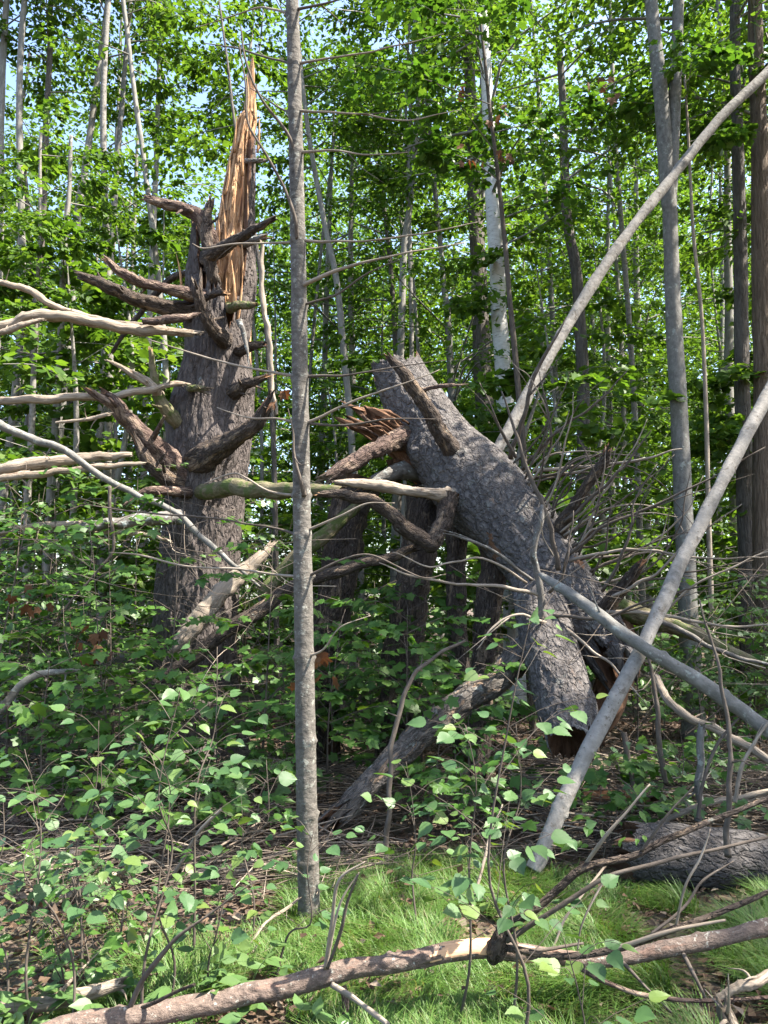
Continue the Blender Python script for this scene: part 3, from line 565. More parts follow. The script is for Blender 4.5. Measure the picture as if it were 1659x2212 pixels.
# ---------------------------------------------------------------- the fallen top
def build_fallen():
    t = root('fallen_trunk', 'massive grey fallen conifer trunk hung up slanting down to the right', 'fallen tree', at(1300, 1500, 6.2) * [1, 1, 0])
    P, R = pixels([(858, 800, 8.25, 118), (893, 872, 8.05, 138), (950, 965, 7.8, 160), (1035, 1060, 7.4, 192), (1125, 1160, 7.0, 176), (1205, 1265, 6.65, 160), (1275, 1350, 6.4, 132), (1330, 1425, 6.2, 100)], 340); R = R * .93
    kn = [(.30, 2.2, .07), (.42, 4.5, .05), (.63, .6, .07), (.75, 3.5, .06), (.5, 2.6, .05)]
    def disp(a, r, th, l):
        d = bark_disp(.017, 15, 9)(a, r, th, l); Lm = l.max()
        for f, g, am in kn:
            dd = np.abs((th - g + math.pi) % (2 * math.pi) - math.pi) * .4
            d = d + am * np.exp(-(dd ** 2 + (l - f * Lm) ** 2) / .018)
        return d
    V, fc, A, mi = tube_arr(P, R, 124, disp=disp, jag0=.07, jag1=.12, hollow=.35)
    nq = 339 * 124; ct = V[fc[0][:nq]].mean(1); aa = A[fc[0][:nq]].mean(1); lf = (np.arange(nq) // 124) / 339.; thf = (np.arange(nq) % 124) / 124. * 6.283
    nz = fbm(np.stack([np.cos(thf) * 2.2, np.sin(thf) * 2.2, lf * 14], -1), 4); fl = np.minimum.reduce([np.abs(lf - .63 - .03 * np.sin(2 * thf)), 1.3 * np.abs(lf - .55 - .02 * np.sin(3 * thf + 1)), 1.3 * np.abs(lf - .72)])
    red = nz > .16 + 9 * fl
    mi[:nq][red] = 1                                              # bark fallen away in patches, red rot below
    part('trunk', mesh_np('trunk', V, fc, [M['spruce'], M['rot']], True, A, mi), t)
    def lm(name, pts, mt, em, sides=20, n=76, wob=.025, jag=1.0, lab=None, seed=0, hol=.25, amp=.14):
        P, R = pixels(pts, n, wob, seed); R = R * (1 + .4 * np.exp(-np.arange(n) / (n * .07)))
        o = part(name, tube(name, P, R, [M[mt], M[em]], sides, disp=rough(amp + .08, .2), jag1=R[-1] * jag * 1.6, seed=seed, hollow=hol), t)
        if lab: o['label'] = lab
        return o
    # the thick broken stem reaching down toward the viewer
    P, R = pixels([(1150, 1245, 6.75, 100), (1166, 1310, 6.4, 112), (1182, 1385, 6.1, 114), (1208, 1480, 5.8, 118), (1232, 1560, 5.55, 114), (1243, 1602, 5.4, 106)], 260)
    o = part('broken_stem', tube('broken_stem', P, R, [M['spruce'], M['rot']], 110, disp=bark_disp(.013, 18, 10), jag1=.06, seed=4, hollow=.5), t); o['label'] = 'grey scaly stem snapped off and hanging downward'
    lm('limb', [(1150, 1400, 6.25, 52), (1060, 1470, 6.05, 48), (960, 1545, 5.8, 47), (860, 1630, 5.6, 47), (780, 1710, 5.4, 45), (716, 1778, 5.25, 42)], 'propped', 'rot', 30, 120, .03, 1.2, 'peeling limb propped on the ground', 21)
    lm('limb', [(985, 985, 7.35, 44), (962, 950, 7.2, 36), (920, 880, 7.05, 33), (880, 820, 6.95, 28), (838, 768, 6.9, 12)], 'limb', 'rot', seed=22, lab='dark dead limb rising from the trunk')
    lm('limb', [(990, 1075, 7.3, 50), (955, 1068, 7.0, 28), (900, 1062, 6.95, 19), (830, 1052, 6.9, 22), (760, 1044, 6.85, 17), (722, 1040, 6.8, 5)], 'bleached', 'bleached', seed=23, amp=.3, wob=.02, lab='bleached torn limb reaching left')
    lm('limb', [(968, 1070, 7.05, 32), (962, 1125, 6.95, 34), (938, 1174, 6.85, 34), (925, 1172, 6.84, 32), (875, 1140, 6.8, 31), (838, 1104, 6.75, 27), (800, 1082, 6.7, 26), (730, 1070, 6.65, 19), (690, 1062, 6.6, 9)], 'limb', 'wood', seed=24, lab='crooked elbow limb hanging under the trunk')
    lm('limb', [(900, 1010, 7.9, 46), (850, 1020, 7.7, 30), (800, 1045, 7.6, 24)], 'lich', 'wood', seed=25)
    lm('limb', [(870, 945, 7.75, 40), (815, 970, 7.5, 34), (760, 1000, 7.35, 30), (700, 1034, 7.2, 20)], 'redlimb', 'bleached', seed=26)
    lm('limb', [(1200, 1170, 6.75, 36), (1225, 1115, 6.55, 26), (1262, 1060, 6.4, 23), (1300, 1000, 6.3, 21), (1313, 968, 6.25, 14)], 'limb', 'rot', seed=27)
    lm('limb', [(1300, 1330, 6.3, 38), (1328, 1290, 6.1, 28), (1360, 1245, 5.95, 26), (1388, 1212, 5.85, 17)], 'limb', 'rot', seed=28)
    lm('limb', [(770, 1040, 8.3, 74), (740, 1180, 8.2, 80), (705, 1400, 8.1, 70), (680, 1660, 8.0, 76)], 'limb', 'rot', seed=29, lab='grey propping limb reaching to the ground')
    lm('limb', [(930, 1060, 8.0, 76), (895, 1240, 7.9, 72), (870, 1420, 7.8, 70), (855, 1680, 7.7, 76)], 'limb', 'rot', seed=30)
    lm('limb', [(1065, 1150, 7.35, 60), (1060, 1260, 7.25, 52), (1040, 1420, 7.2, 46), (1030, 1690, 7.1, 50)], 'limb', 'rot', seed=31)
    lm('limb', [(1010, 1090, 7.7, 60), (985, 1180, 7.6, 44), (985, 1300, 7.5, 36), (1000, 1650, 7.4, 36)], 'limb', 'rot', seed=36)
    lm('limb', [(1290, 1300, 6.7, 40), (1400, 1335, 6.6, 36), (1500, 1370, 6.5, 26), (1640, 1440, 6.35, 16)], 'moss', 'rot', seed=32)
    lm('limb', [(910, 842, 7.7, 8), (960, 831, 7.6, 8), (1008, 827, 7.55, 1.5)], 'redlimb', 'rot', seed=33)
    lm('limb', [(1330, 1330, 6.75, 34), (1350, 1400, 6.6, 60), (1330, 1470, 6.5, 70), (1290, 1560, 6.4, 50)], 'rot', 'rot', 24, seed=34, amp=.3, lab='rotten red broken wood at the trunk end')
    lm('limb', [(1322, 1395, 6.1, 30), (1345, 1420, 6.05, 52), (1352, 1450, 6.05, 30)], 'spruce', 'rot', 24, seed=35, amp=.3)
    # torn orange butt
    r = np.random.RandomState(9); o = lm('torn_butt', [(910, 985, 7.95, 110), (870, 950, 7.9, 84), (825, 928, 7.85, 72), (790, 914, 7.8, 58)], 'rot', 'rot', 70, 120, .02, .9, 'torn orange splintered wood at the upper end', 40, .2, .35)
    for q in range(12):
        x, y = 790 + 70 * r.rand(), 895 + 62 * r.rand(); a = math.radians(212) + r.randn() * .28; ln = 14 + 22 * r.rand(); dq = 7.52 + .25 * r.rand()
        P, R = pixels([(x + 30, y + 19, dq + .1, 5), (x, y, dq, 5), (x + ln * math.cos(a), y + .8 * ln * math.sin(a), dq - .03, .8)], 7, .006, q)
        sub('splinter', tube('splinter', P, R, M['redlimb' if q % 3 == 0 else 'rot'], 5), o)
    # dead twigs
    tw = [([(1105, 990, 7.1, 12), (1125, 920, 6.9, 10), (1150, 830, 6.75, 9), (1186, 755, 6.7, 8), (1220, 690, 6.7, 2)], 'twig'),
          ([(1212, 1235, 6.3, 12), (1200, 1180, 6.25, 11), (1172, 1090, 6.2, 10), (1145, 1030, 6.2, 9), (1115, 930, 6.2, 7), (1085, 843, 6.2, 3)], 'twig'),
          ([(1112, 990, 7.0, 8), (1095, 950, 6.9, 7), (1070, 890, 6.8, 4), (1040, 830, 6.8, 2)], 'twig'),
          ([(1180, 1360, 6.0, 20), (1165, 1280, 5.98, 15), (1152, 1200, 5.95, 14), (1165, 1130, 5.9, 13), (1172, 1090, 5.9, 7)], 'lich'),
          ([(1130, 1010, 6.9, 8), (1200, 940, 6.6, 6), (1290, 870, 6.4, 5), (1352, 805, 6.3, 2)], 'twig'),
          ([(1150, 1015, 6.9, 9), (1260, 1005, 6.6, 7), (1380, 990, 6.3, 6), (1475, 968, 6.1, 3)], 'pale_twig'),
          ([(1150, 1028, 6.9, 7), (1240, 1020, 6.6, 6), (1330, 1000, 6.4, 3)], 'pale_twig'),
          ([(1215, 1130, 6.5, 9), (1310, 1050, 6.2, 7), (1370, 970, 6.1, 5), (1410, 925, 6.0, 2)], 'twig'),
          ([(1220, 1200, 6.4, 8), (1330, 1130, 6.1, 6), (1450, 1080, 5.9, 5), (1659, 960, 5.7, 3)], 'twig'),
          ([(1230, 1210, 6.4, 8), (1380, 1190, 6.0, 6), (1540, 1210, 5.8, 4), (1659, 1200, 5.7, 2)], 'pale_twig'),
          ([(1195, 1330, 6.0, 9), (1300, 1330, 5.8, 7), (1420, 1290, 5.6, 5), (1659, 1235, 5.4, 2)], 'twig'),
          ([(1200, 1345, 6.0, 9), (1260, 1390, 5.9, 7), (1330, 1440, 5.75, 5), (1400, 1520, 5.6, 2)], 'pale_twig'),
          ([(1180, 1350, 5.95, 8), (1120, 1330, 5.85, 6), (1070, 1350, 5.8, 5), (1030, 1400, 5.8, 2)], 'pale_twig'),
          ([(1175, 1290, 6.0, 9), (1100, 1275, 5.9, 8), (1000, 1262, 5.8, 6), (900, 1245, 5.7, 5), (820, 1210, 5.7, 2)], 'pale_twig'),
          ([(1150, 1250, 6.1, 7), (1060, 1190, 6.0, 7), (1000, 1165, 5.9, 6), (960, 1150, 5.9, 2)], 'lich'),
          ([(1140, 1260, 6.05, 6), (1040, 1205, 5.9, 5), (930, 1220, 5.8, 4), (850, 1190, 5.7, 2)], 'pale_twig'),
          ([(1185, 1280, 6.0, 8), (1215, 1250, 5.9, 7), (1230, 1190, 5.85, 5), (1245, 1100, 5.85, 2)], 'twig'),
          ([(1320, 1290, 6.0, 8), (1420, 1240, 5.8, 6), (1520, 1150, 5.6, 4), (1600, 1090, 5.5, 2)], 'pale_twig'),
          ([(1310, 1320, 6.1, 10), (1440, 1330, 5.9, 8), (1560, 1350, 5.7, 6), (1700, 1345, 5.6, 3)], 'pale_twig'),
          ([(1160, 1020, 6.9, 7), (1190, 960, 6.7, 5), (1180, 880, 6.6, 4), (1162, 800, 6.6, 2)], 'twig'),
          ([(1300, 1280, 6.1, 8), (1352, 1180, 5.9, 6), (1372, 1090, 5.85, 4), (1420, 1000, 5.8, 2)], 'twig'),
          ([(1400, 1330, 6.3, 12), (1480, 1370, 6.1, 11), (1560, 1405, 5.95, 9), (1680, 1440, 5.8, 6)], 'lich'),
          ([(1420, 1340, 6.2, 6), (1500, 1260, 6.0, 5), (1590, 1220, 5.9, 4), (1680, 1180, 5.8, 2)], 'pale_twig')]
    r = np.random.RandomState(12)
    for q in range(38):
        a = r.rand(); x, y, d = 1110 + 210 * a, 1000 + 300 * a, 6.9 - .7 * a; ang = -.15 - 1.1 * r.rand(); ln = 120 + 220 * r.rand(); b = .35 * r.randn()
        tw.append(([(x, y, d, 3.2 + 3 * r.rand()), (x + ln * .4 * math.cos(ang), y + ln * .4 * math.sin(ang), d - .15, 4.5), (x + ln * .75 * math.cos(ang + b * .6), y + ln * .75 * math.sin(ang + b * .6), d - .3, 3), (x + ln * math.cos(ang + b), y + ln * math.sin(ang + b), d - .35, 1.4)], 'twig' if q % 3 else 'pale_twig'))
    for q, (pts, mt) in enumerate(tw):
        P, R = pixels(pts, 22, .03, q + 60); part('dead_twig', tube('dead_twig', P, R, M[mt], 6), t)
        if len(pts) > 3 and q % 2 == 0:                      # a forked tip
            i = 9; e = P[-1] + r.randn(3) * [.15, .1, .12] + (P[-1] - P[i]) * -.2; part('dead_twig', tube('dead_twig', spline(np.array([P[i], (P[i] + e) / 2 + r.randn(3) * .03, e]), 8), np.linspace(R[i] * .7, .0012, 8), M[mt], 5), t)
    return t
build_fallen()

# ---------------------------------------------------------------- single fallen stems and branches
def stick(name, label, cat, pts, mt, em=None, n=60, sides=16, wob=.02, seed=0, jag=.8, amp=.1, group=None, knots=0, hol=.15, jag0=0, bare=None, spurs=0):
    P, R = pixels(pts, n, wob, seed); t = root(name, label, cat, P[0] * [1, 1, 0], group)
    def disp(a, r, th, l):
        d = rough(amp, amp * .6)(a, r, th, l); rr = np.random.RandomState(seed)
        for q in range(knots):
            f, g = rr.rand(), rr.rand() * 6.28; dd = np.abs((th - g + math.pi) % (2 * math.pi) - math.pi) * r
            d = d + .3 * r * np.exp(-(dd ** 2 + (l - f * l.max()) ** 2) / (.45 * r.mean()) ** 2)
        return d
    V, fc, A, mi = tube_arr(P, R, sides, disp=disp, jag1=R[-1] * jag, jag0=jag0, seed=seed, hollow=hol)
    if bare is not None:                                          # bark stripped off: faces that show the wood
        nq = (n - 1) * sides; c = V[fc[0][:nq]].mean(1); k = np.arange(nq) // sides; up = (c - P[k])[:, 2] / R[k]; tow = -(c - P[k])[:, 1] / R[k]
        mi[:nq][bare(c, up, tow)] = 2
    part('stem', mesh_np('stem', V, fc, [M[mt], M[em or mt], M['inner']], True, A, mi), t)
    rs = np.random.RandomState(seed + 9)
    for q in range(spurs):                                        # short broken side twigs
        i = rs.randint(2, n - 2); tg = unit(P[i + 1] - P[i]); dv = unit(rs.randn(3) + tg * .9 * (1 if rs.rand() < .7 else -1)); ln = (.04 + .22 * rs.rand() ** 2) * (1 if R[i] > .012 else .7)
        pp = np.array([P[i] + dv * R[i] * .4, P[i] + dv * ln * .5 + rs.randn(3) * .01, P[i] + dv * ln + rs.randn(3) * .02]); part('side_twig', tube('side_twig', spline(pp, 7), np.linspace(min(R[i] * .45, .009), .0012, 7), M[mt], 6), t)
    return t, P, R
def twigs(t, P, R, specs, mt):
    for pts in specs:
        p, r = pixels(pts, 16, .015, int(pts[0][0])); part('twig', tube('twig', p, r, M[mt], 6), t)
stick('leaning_pole', 'long pale pole leaning from behind the fallen trunk to upper right', 'fallen tree', [(1020, 1050, 8.0, 25.7), (1080, 962, 8.1, 25.7), (1200, 745, 8.4, 24.9), (1330, 540, 8.6, 24.2), (1450, 385, 8.8, 22.7), (1560, 250, 8.9, 21.2), (1659, 155, 9.0, 20.4), (1850, -40, 9.2, 17.4)], 'pole', 'bleached', 200, 20, .008, 71, knots=26, spurs=6, amp=.03)
stick('leaning_pole', 'pale grey pole slanting from the grass up past the right edge', 'fallen tree', [(1152, 1882, 4.7, 35.3), (1185, 1810, 4.75, 33.6), (1270, 1620, 4.9, 31.9), (1375, 1420, 5.1, 31.1), (1460, 1240, 5.35, 30.2), (1560, 1040, 5.6, 27.7), (1659, 850, 5.9, 26.0), (1800, 590, 6.3, 22.7)], 'pole', 'bleached', 200, 20, .008, 72, knots=26, spurs=6, amp=.03)
stick('leaning_pole', 'grey pole with splintered tip crossing in front of the slanting pole', 'fallen tree', [(2150, 1905, 4.4, 35.3), (1900, 1745, 4.65, 33.6), (1659, 1575, 4.85, 31.9), (1520, 1478, 4.95, 29.4), (1390, 1398, 5.02, 28.6), (1270, 1310, 5.3, 26.0), (1210, 1268, 5.5, 22.7), (1160, 1236, 5.7, 7.6)], 'polegrey', 'bleached', 200, 20, .01, 73, knots=24, jag=2, spurs=7, amp=.04)
o, P, R = stick('ground_log', 'thick scaly grey log lying in the grass at the right edge', 'log', [(1345, 1832, 4.62, 104), (1450, 1842, 4.6, 112), (1659, 1862, 4.6, 116), (1950, 1885, 4.6, 118), (2300, 1905, 4.6, 116)], 'log', 'rot', 200, 60, .02, 74, amp=.07, hol=.35, jag0=.05)
r = np.random.RandomState(2)
for q in range(3):
    y0 = 1800 + 55 * r.rand(); p, rr = pixels([(1372, y0, 4.5, 11), (1345, y0 - 4 + 8 * r.rand(), 4.5, 9), (1318 + 14 * r.rand(), y0 - 10 + 20 * r.rand(), 4.5, 1)], 6); part('splinter', tube('splinter', p, rr, M['rot'], 5), o)
# foreground branch
fb, P, R = stick('foreground_branch', 'long reddish dead branch lying across the foreground grass', 'branch', [(60, 2252, 2.72, 42), (200, 2208, 2.8, 43), (450, 2164, 2.92, 41), (700, 2106, 3.02, 39), (900, 2064, 3.1, 37), (1059, 2046, 3.16, 36), (1200, 2066, 3.18, 29), (1329, 2076, 3.2, 30), (1480, 2042, 3.24, 30), (1659, 1998, 3.3, 31), (1900, 1930, 3.4, 28)], 'front', 'inner', 420, 32, .012, 75, knots=26, amp=.1, bare=lambda c, up, tow: (c[:, 0] > .20 + .03 * np.sin(up * 9)) & (c[:, 0] < .43 + .02 * np.cos(up * 7)) & (up > -.15 + .12 * np.sin(c[:, 0] * 60)) | (c[:, 0] > .52) & (c[:, 0] < .59) & (np.abs(tow - .6) < .35))
P2, R2 = pixels([(1062, 2075, 3.14, 20), (1072, 2052, 3.12, 38), (1080, 2026, 3.1, 27), (1086, 2000, 3.1, 16)], 40, .004, 3); part('knot', tube('knot', P2, R2, M['limb'], 24, disp=rough(.3, .15)), fb)
side = [([(1080, 2030, 3.13, 20), (1110, 1992, 3.1, 19), (1154, 1962, 3.08, 18), (1210, 1915, 3.06, 17), (1270, 1868, 3.05, 16), (1384, 1838, 3.04, 14), (1500, 1790, 3.05, 12), (1659, 1726, 3.1, 10), (1800, 1690, 3.1, 5)], 'limb'),
        ([(1090, 2030, 3.1, 11), (1180, 1978, 3.04, 10), (1304, 1896, 3.0, 9), (1444, 1858, 3.0, 8), (1659, 1808, 3.05, 6), (1760, 1780, 3.1, 3)], 'twig'),
        ([(1085, 2046, 3.1, 14), (1209, 2066, 3.04, 14), (1329, 2051, 3.0, 14), (1444, 2011, 2.98, 13), (1609, 1949, 3.0, 11), (1760, 1880, 3.05, 7)], 'limb'),
        ([(1330, 2046, 3.0, 9), (1450, 2010, 2.95, 8), (1570, 1988, 2.93, 5)], 'pale_twig'),
        ([(1085, 2044, 3.14, 9), (1165, 2052, 3.14, 9), (1258, 2036, 3.16, 5)], 'twig'),
        ([(1230, 2080, 3.1, 10), (1320, 2122, 2.95, 10), (1404, 2149, 2.9, 10), (1520, 2160, 2.88, 9), (1700, 2154, 2.86, 7)], 'redlimb'),
        ([(700, 2095, 3.0, 8), (718, 2000, 2.95, 8), (736, 1905, 2.9, 6), (792, 1863, 2.88, 2)], 'pale_twig'),
        ([(708, 2090, 2.98, 7), (736, 2010, 2.92, 7), (750, 1950, 2.9, 6), (775, 1885, 2.88, 3)], 'twig'),
        ([(706, 2090, 3.02, 6), (732, 1960, 3.0, 5), (772, 1890, 3.0, 2)], 'pale_twig'),
        ([(275, 2190, 2.85, 12), (310, 2110, 2.8, 11), (372, 2032, 2.76, 8), (450, 1975, 2.74, 4), (548, 1905, 2.72, 2)], 'twig'),
        ([(715, 2122, 2.98, 11), (775, 2165, 2.85, 11), (840, 2215, 2.7, 9)], 'pale_twig'),
        ([(1475, 2066, 3.2, 10), (1500, 2110, 3.1, 8), (1530, 2170, 3.05, 4)], 'twig'),
        ([(742, 2130, 3.0, 16), (750, 2170, 2.98, 15), (744, 2215, 2.96, 12)], 'redlimb'),
        ([(300, 2180, 2.84, 8), (380, 2140, 2.75, 7), (424, 2122, 2.7, 6)], 'limb'),
        ([(1330, 2076, 3.18, 8), (1380, 2120, 3.1, 6), (1450, 2190, 3.0, 4)], 'twig'),
        ([(1270, 1868, 3.05, 9), (1320, 1790, 3.0, 7), (1405, 1692, 2.98, 3)], 'pale_twig'),
        ([(1300, 1900, 3.0, 5), (1260, 1990, 2.98, 4), (1250, 2050, 2.98, 3)], 'pale_twig'),
        ([(1384, 1838, 3.04, 7), (1440, 1760, 3.0, 5), (1500, 1700, 2.97, 3)], 'twig'),
        ([(1460, 2010, 2.98, 6), (1480, 1920, 2.95, 5), (1510, 1860, 2.95, 5), (1530, 1790, 2.95, 3)], 'pale_twig'),
        ([(1400, 2030, 2.98, 6), (1480, 1960, 3.0, 6), (1520, 1900, 3.0, 5), (1580, 1860, 3.0, 2)], 'twig')]
for pts, mt in side:
    p, rr = pixels(pts, 30, .012, int(pts[1][0])); part('side_branch', tube('side_branch', p, rr, M[mt], 9, disp=lambda a, r_, th, l: r_ * .2 * fbm(a * [30, 30, 12], 2)), fb)
# bleached limbs at the left, and other single dead branches
SL = [
 ('bleached thin limb in the upper pair entering from the left edge', [(-80, 600, 7.4, 14), (0, 612, 7.4, 14), (60, 628, 7.45, 14), (110, 660, 7.5, 13), (200, 684, 7.6, 13), (310, 706, 7.7, 12), (430, 722, 7.8, 10)], 'bleached'),
 ('bleached split limb in the lower pair entering from the left edge', [(-80, 722, 7.3, 22), (0, 700, 7.3, 22), (85, 680, 7.35, 24), (180, 692, 7.45, 22), (290, 712, 7.55, 22), (420, 724, 7.75, 15)], 'bleached'),
 ('short bleached limb fragment under the split limb', [(-60, 738, 7.25, 13), (20, 712, 7.25, 13), (90, 688, 7.3, 8)], 'bleached'),
 ('pale flaking limb fragment against the snag bark', [(310, 698, 7.5, 14), (350, 692, 7.5, 20), (390, 690, 7.5, 18), (425, 680, 7.6, 10)], 'redlimb'),
 ('straight bleached limb at mid height entering from the left', [(-80, 872, 7.6, 15), (0, 868, 7.6, 16), (110, 864, 7.65, 17), (210, 858, 7.7, 16), (320, 842, 7.8, 14), (395, 828, 7.95, 9)], 'bleached'),
 ('broad flat bleached slab of limb left of the thick stub', [(-80, 1035, 7.2, 20), (0, 1018, 7.2, 24), (100, 998, 7.25, 26), (200, 984, 7.35, 20), (284, 979, 7.45, 9)], 'bleached'),
 ('bleached limb just below the broad slab', [(-80, 1050, 7.1, 12), (0, 1034, 7.1, 14), (80, 1022, 7.15, 16), (200, 1008, 7.2, 14), (306, 1003, 7.3, 8)], 'bleached'),
 ('thin pale stick pointing left beside the thick stub', [(118, 911, 7.5, 5), (180, 905, 7.5, 7), (235, 893, 7.5, 8)], 'bleached'),
 ('long grey branch slanting down across the snag trunk', [(-80, 870, 6.6, 18), (0, 918, 6.65, 18), (50, 942, 6.7, 17), (130, 968, 6.75, 15), (230, 1028, 6.85, 14), (300, 1070, 6.9, 13), (390, 1112, 6.95, 12), (440, 1165, 7.0, 11), (500, 1222, 7.0, 9), (560, 1262, 7.0, 5)], 'polegrey'),
 ('lichened broken limb poking left from behind the snag', [(395, 1118, 7.8, 30), (330, 1122, 7.6, 28), (260, 1130, 7.5, 24), (190, 1142, 7.4, 20), (112, 1146, 7.35, 8)], 'lich'),
 ('pale limb low at the left running behind the leaves', [(-80, 1165, 7.2, 12), (0, 1150, 7.25, 13), (80, 1135, 7.3, 14), (170, 1128, 7.4, 10)], 'bleached'),
 ('thin bleached limb below the lichened limb', [(190, 1146, 7.5, 10), (270, 1150, 7.5, 10), (370, 1168, 7.6, 6)], 'bleached'),
 ('mossy horizontal limb between snag and slim tree', [(420, 1064, 8.3, 30), (450, 1061, 7.9, 34), (530, 1056, 7.45, 34), (600, 1056, 7.25, 32), (660, 1058, 7.1, 30), (740, 1062, 6.95, 26)], 'moss'),
 ('pale splintered limb leaning against the snag base', [(372, 1402, 7.2, 16), (410, 1365, 7.25, 38), (460, 1305, 7.35, 36), (520, 1240, 7.5, 32), (585, 1175, 7.6, 12)], 'bleached'),
 ('long grey-brown limb running up from the snag base to the fallen trunk', [(330, 1480, 7.0, 26), (430, 1408, 7.0, 30), (560, 1320, 7.0, 30), (640, 1262, 7.0, 28), (760, 1225, 7.0, 24), (900, 1182, 7.0, 18)], 'limb'),
 ('weathered limb leaning behind the slim tree', [(560, 1290, 7.6, 24), (640, 1205, 7.6, 30), (700, 1155, 7.6, 30), (790, 1085, 7.7, 22)], 'moss'),
 ('grey curved branch arching low at the left edge', [(-60, 1600, 5.6, 16), (0, 1532, 5.6, 16), (40, 1490, 5.6, 16), (90, 1462, 5.6, 14), (160, 1448, 5.6, 9)], 'polegrey'),
 ('thin vertical twig hanging from the slanting grey branch', [(238, 1050, 6.7, 7), (240, 1120, 6.7, 7), (243, 1190, 6.7, 6), (200, 1250, 6.7, 5), (160, 1290, 6.7, 5), (100, 1370, 6.7, 3)], 'twig'),
 ('pale stick leaning in the brush left of the slim tree', [(330, 1960, 4.6, 7), (380, 1880, 4.5, 7), (430, 1800, 4.4, 7), (484, 1742, 4.35, 5)], 'pale_twig'),
 ('bent white twig leaning against the slim tree base', [(500, 2102, 3.6, 6), (548, 2030, 3.7, 6), (580, 1985, 3.8, 6), (642, 1945, 3.95, 5)], 'bleached'),
 ('straight whitish twig under the bent white twig', [(505, 2098, 3.55, 4), (540, 2062, 3.6, 4), (562, 2034, 3.65, 4)], 'bleached'),
 ('thin tan sapling stem standing in front of the propped limb', [(840, 1890, 4.9, 11), (832, 1850, 4.9, 11), (842, 1700, 4.95, 10), (852, 1580, 5.0, 10), (880, 1500, 5.05, 9), (930, 1430, 5.1, 8), (1005, 1385, 5.2, 5)], 'twig'),
 ('thick decayed log lying in shadow right of the broken stem', [(1290, 1655, 6.3, 46), (1380, 1665, 6.2, 50), (1430, 1680, 6.1, 44)], 'moss'),
 ('second decayed log lower in the brush on the right', [(1260, 1725, 5.7, 36), (1360, 1730, 5.6, 38), (1420, 1738, 5.5, 34)], 'rot'),
 ('tan pole sloping under the crossing poles', [(1410, 1460, 5.9, 14), (1470, 1530, 5.6, 15), (1560, 1580, 5.5, 16), (1700, 1660, 5.3, 16)], 'bleached'),
 ('dark upright snag twig right of the pole base', [(1350, 1585, 5.4, 12), (1360, 1660, 5.4, 11), (1385, 1770, 5.3, 8)], 'twig'),
 ('grey upright dead stem at right among the brush', [(1512, 1780, 5.0, 15), (1514, 1680, 5.0, 14), (1518, 1570, 5.0, 14)], 'polegrey'),
 ('thin bare stem standing right of centre brush', [(1440, 1700, 5.2, 10), (1425, 1580, 5.2, 10), (1410, 1480, 5.25, 8), (1400, 1400, 5.3, 4)], 'twig'),
 ('dark thin stem rising in front of the ground log', [(1580, 1850, 4.3, 12), (1585, 1700, 4.3, 11), (1575, 1560, 4.35, 9), (1540, 1420, 4.4, 6), (1500, 1300, 4.5, 3)], 'twig'),
 ('whitish thin stick rising above the ground log', [(1585, 1740, 4.8, 8), (1600, 1660, 4.8, 8), (1640, 1590, 4.8, 6), (1690, 1530, 4.8, 4)], 'pale_twig'),
 ('pale stick lying on the brush behind the ground log', [(1400, 1790, 5.0, 10), (1500, 1745, 5.0, 11), (1600, 1725, 5.0, 10), (1720, 1700, 5.0, 8)], 'bleached'),
 ('flat bleached log piece on the leaf litter left of the slim tree', [(350, 1905, 4.6, 14), (400, 1895, 4.6, 22), (460, 1880, 4.65, 24), (525, 1878, 4.7, 10)], 'bleached'),
 ('long bleached stick lying low across the left litter', [(-60, 1880, 4.7, 16), (60, 1858, 4.75, 16), (180, 1842, 4.8, 14), (300, 1835, 4.85, 8)], 'bleached'),
 ('brown slanting stick in the left brush', [(20, 1760, 5.2, 14), (60, 1800, 5.0, 14), (110, 1850, 4.8, 12)], 'redlimb'),
 ('pale fallen stick beside the left litter patch', [(110, 1950, 4.2, 12), (180, 1925, 4.3, 12), (260, 1890, 4.4, 12), (330, 1870, 4.5, 8)], 'bleached'),
 ('sunlit pale log in the bottom left corner', [(-60, 2200, 2.95, 26), (40, 2180, 3.0, 26), (150, 2160, 3.05, 24), (260, 2135, 3.1, 18)], 'bleached'),
 ('grey stick lying behind the sunlit corner log', [(-40, 2150, 3.3, 10), (80, 2135, 3.3, 12), (200, 2118, 3.35, 12), (340, 2110, 3.35, 6)], 'redlimb'),
 ('curved pale piece of wood in the bottom right corner', [(1560, 2160, 2.9, 14), (1600, 2130, 2.9, 18), (1640, 2120, 2.9, 18), (1720, 2080, 2.95, 16)], 'bleached'),
 ('birch bark scrap standing in the bottom right corner', [(1580, 2260, 2.8, 30), (1568, 2210, 2.8, 30), (1554, 2168, 2.8, 27)], 'bleached'),
 ('thin white twig standing in the right grass', [(1185, 2040, 3.6, 4), (1235, 1960, 3.7, 5), (1300, 1880, 3.8, 4), (1340, 1850, 3.8, 2)], 'bleached'),
 ('thin white stick at centre standing out of the grass', [(1020, 1980, 3.7, 6), (1035, 1900, 3.8, 6), (1060, 1810, 3.9, 5), (1085, 1740, 3.95, 3)], 'bleached'),
 ('arched bare stem rising behind the ground log', [(1510, 1770, 4.9, 8), (1520, 1690, 4.9, 7), (1560, 1600, 4.9, 6), (1620, 1520, 4.9, 4)], 'twig'),
 ('broken pale shard hanging on the snag', [(520, 690, 7.85, 14), (528, 730, 7.83, 10), (536, 790, 7.8, 2)], 'lich'),
 ('slender bare stem between snag and slim tree', [(600, 900, 8.0, 6), (585, 800, 8.0, 10), (575, 700, 8.0, 11), (567, 600, 8.0, 11), (562, 520, 8.0, 8)], 'pale_twig'),
]
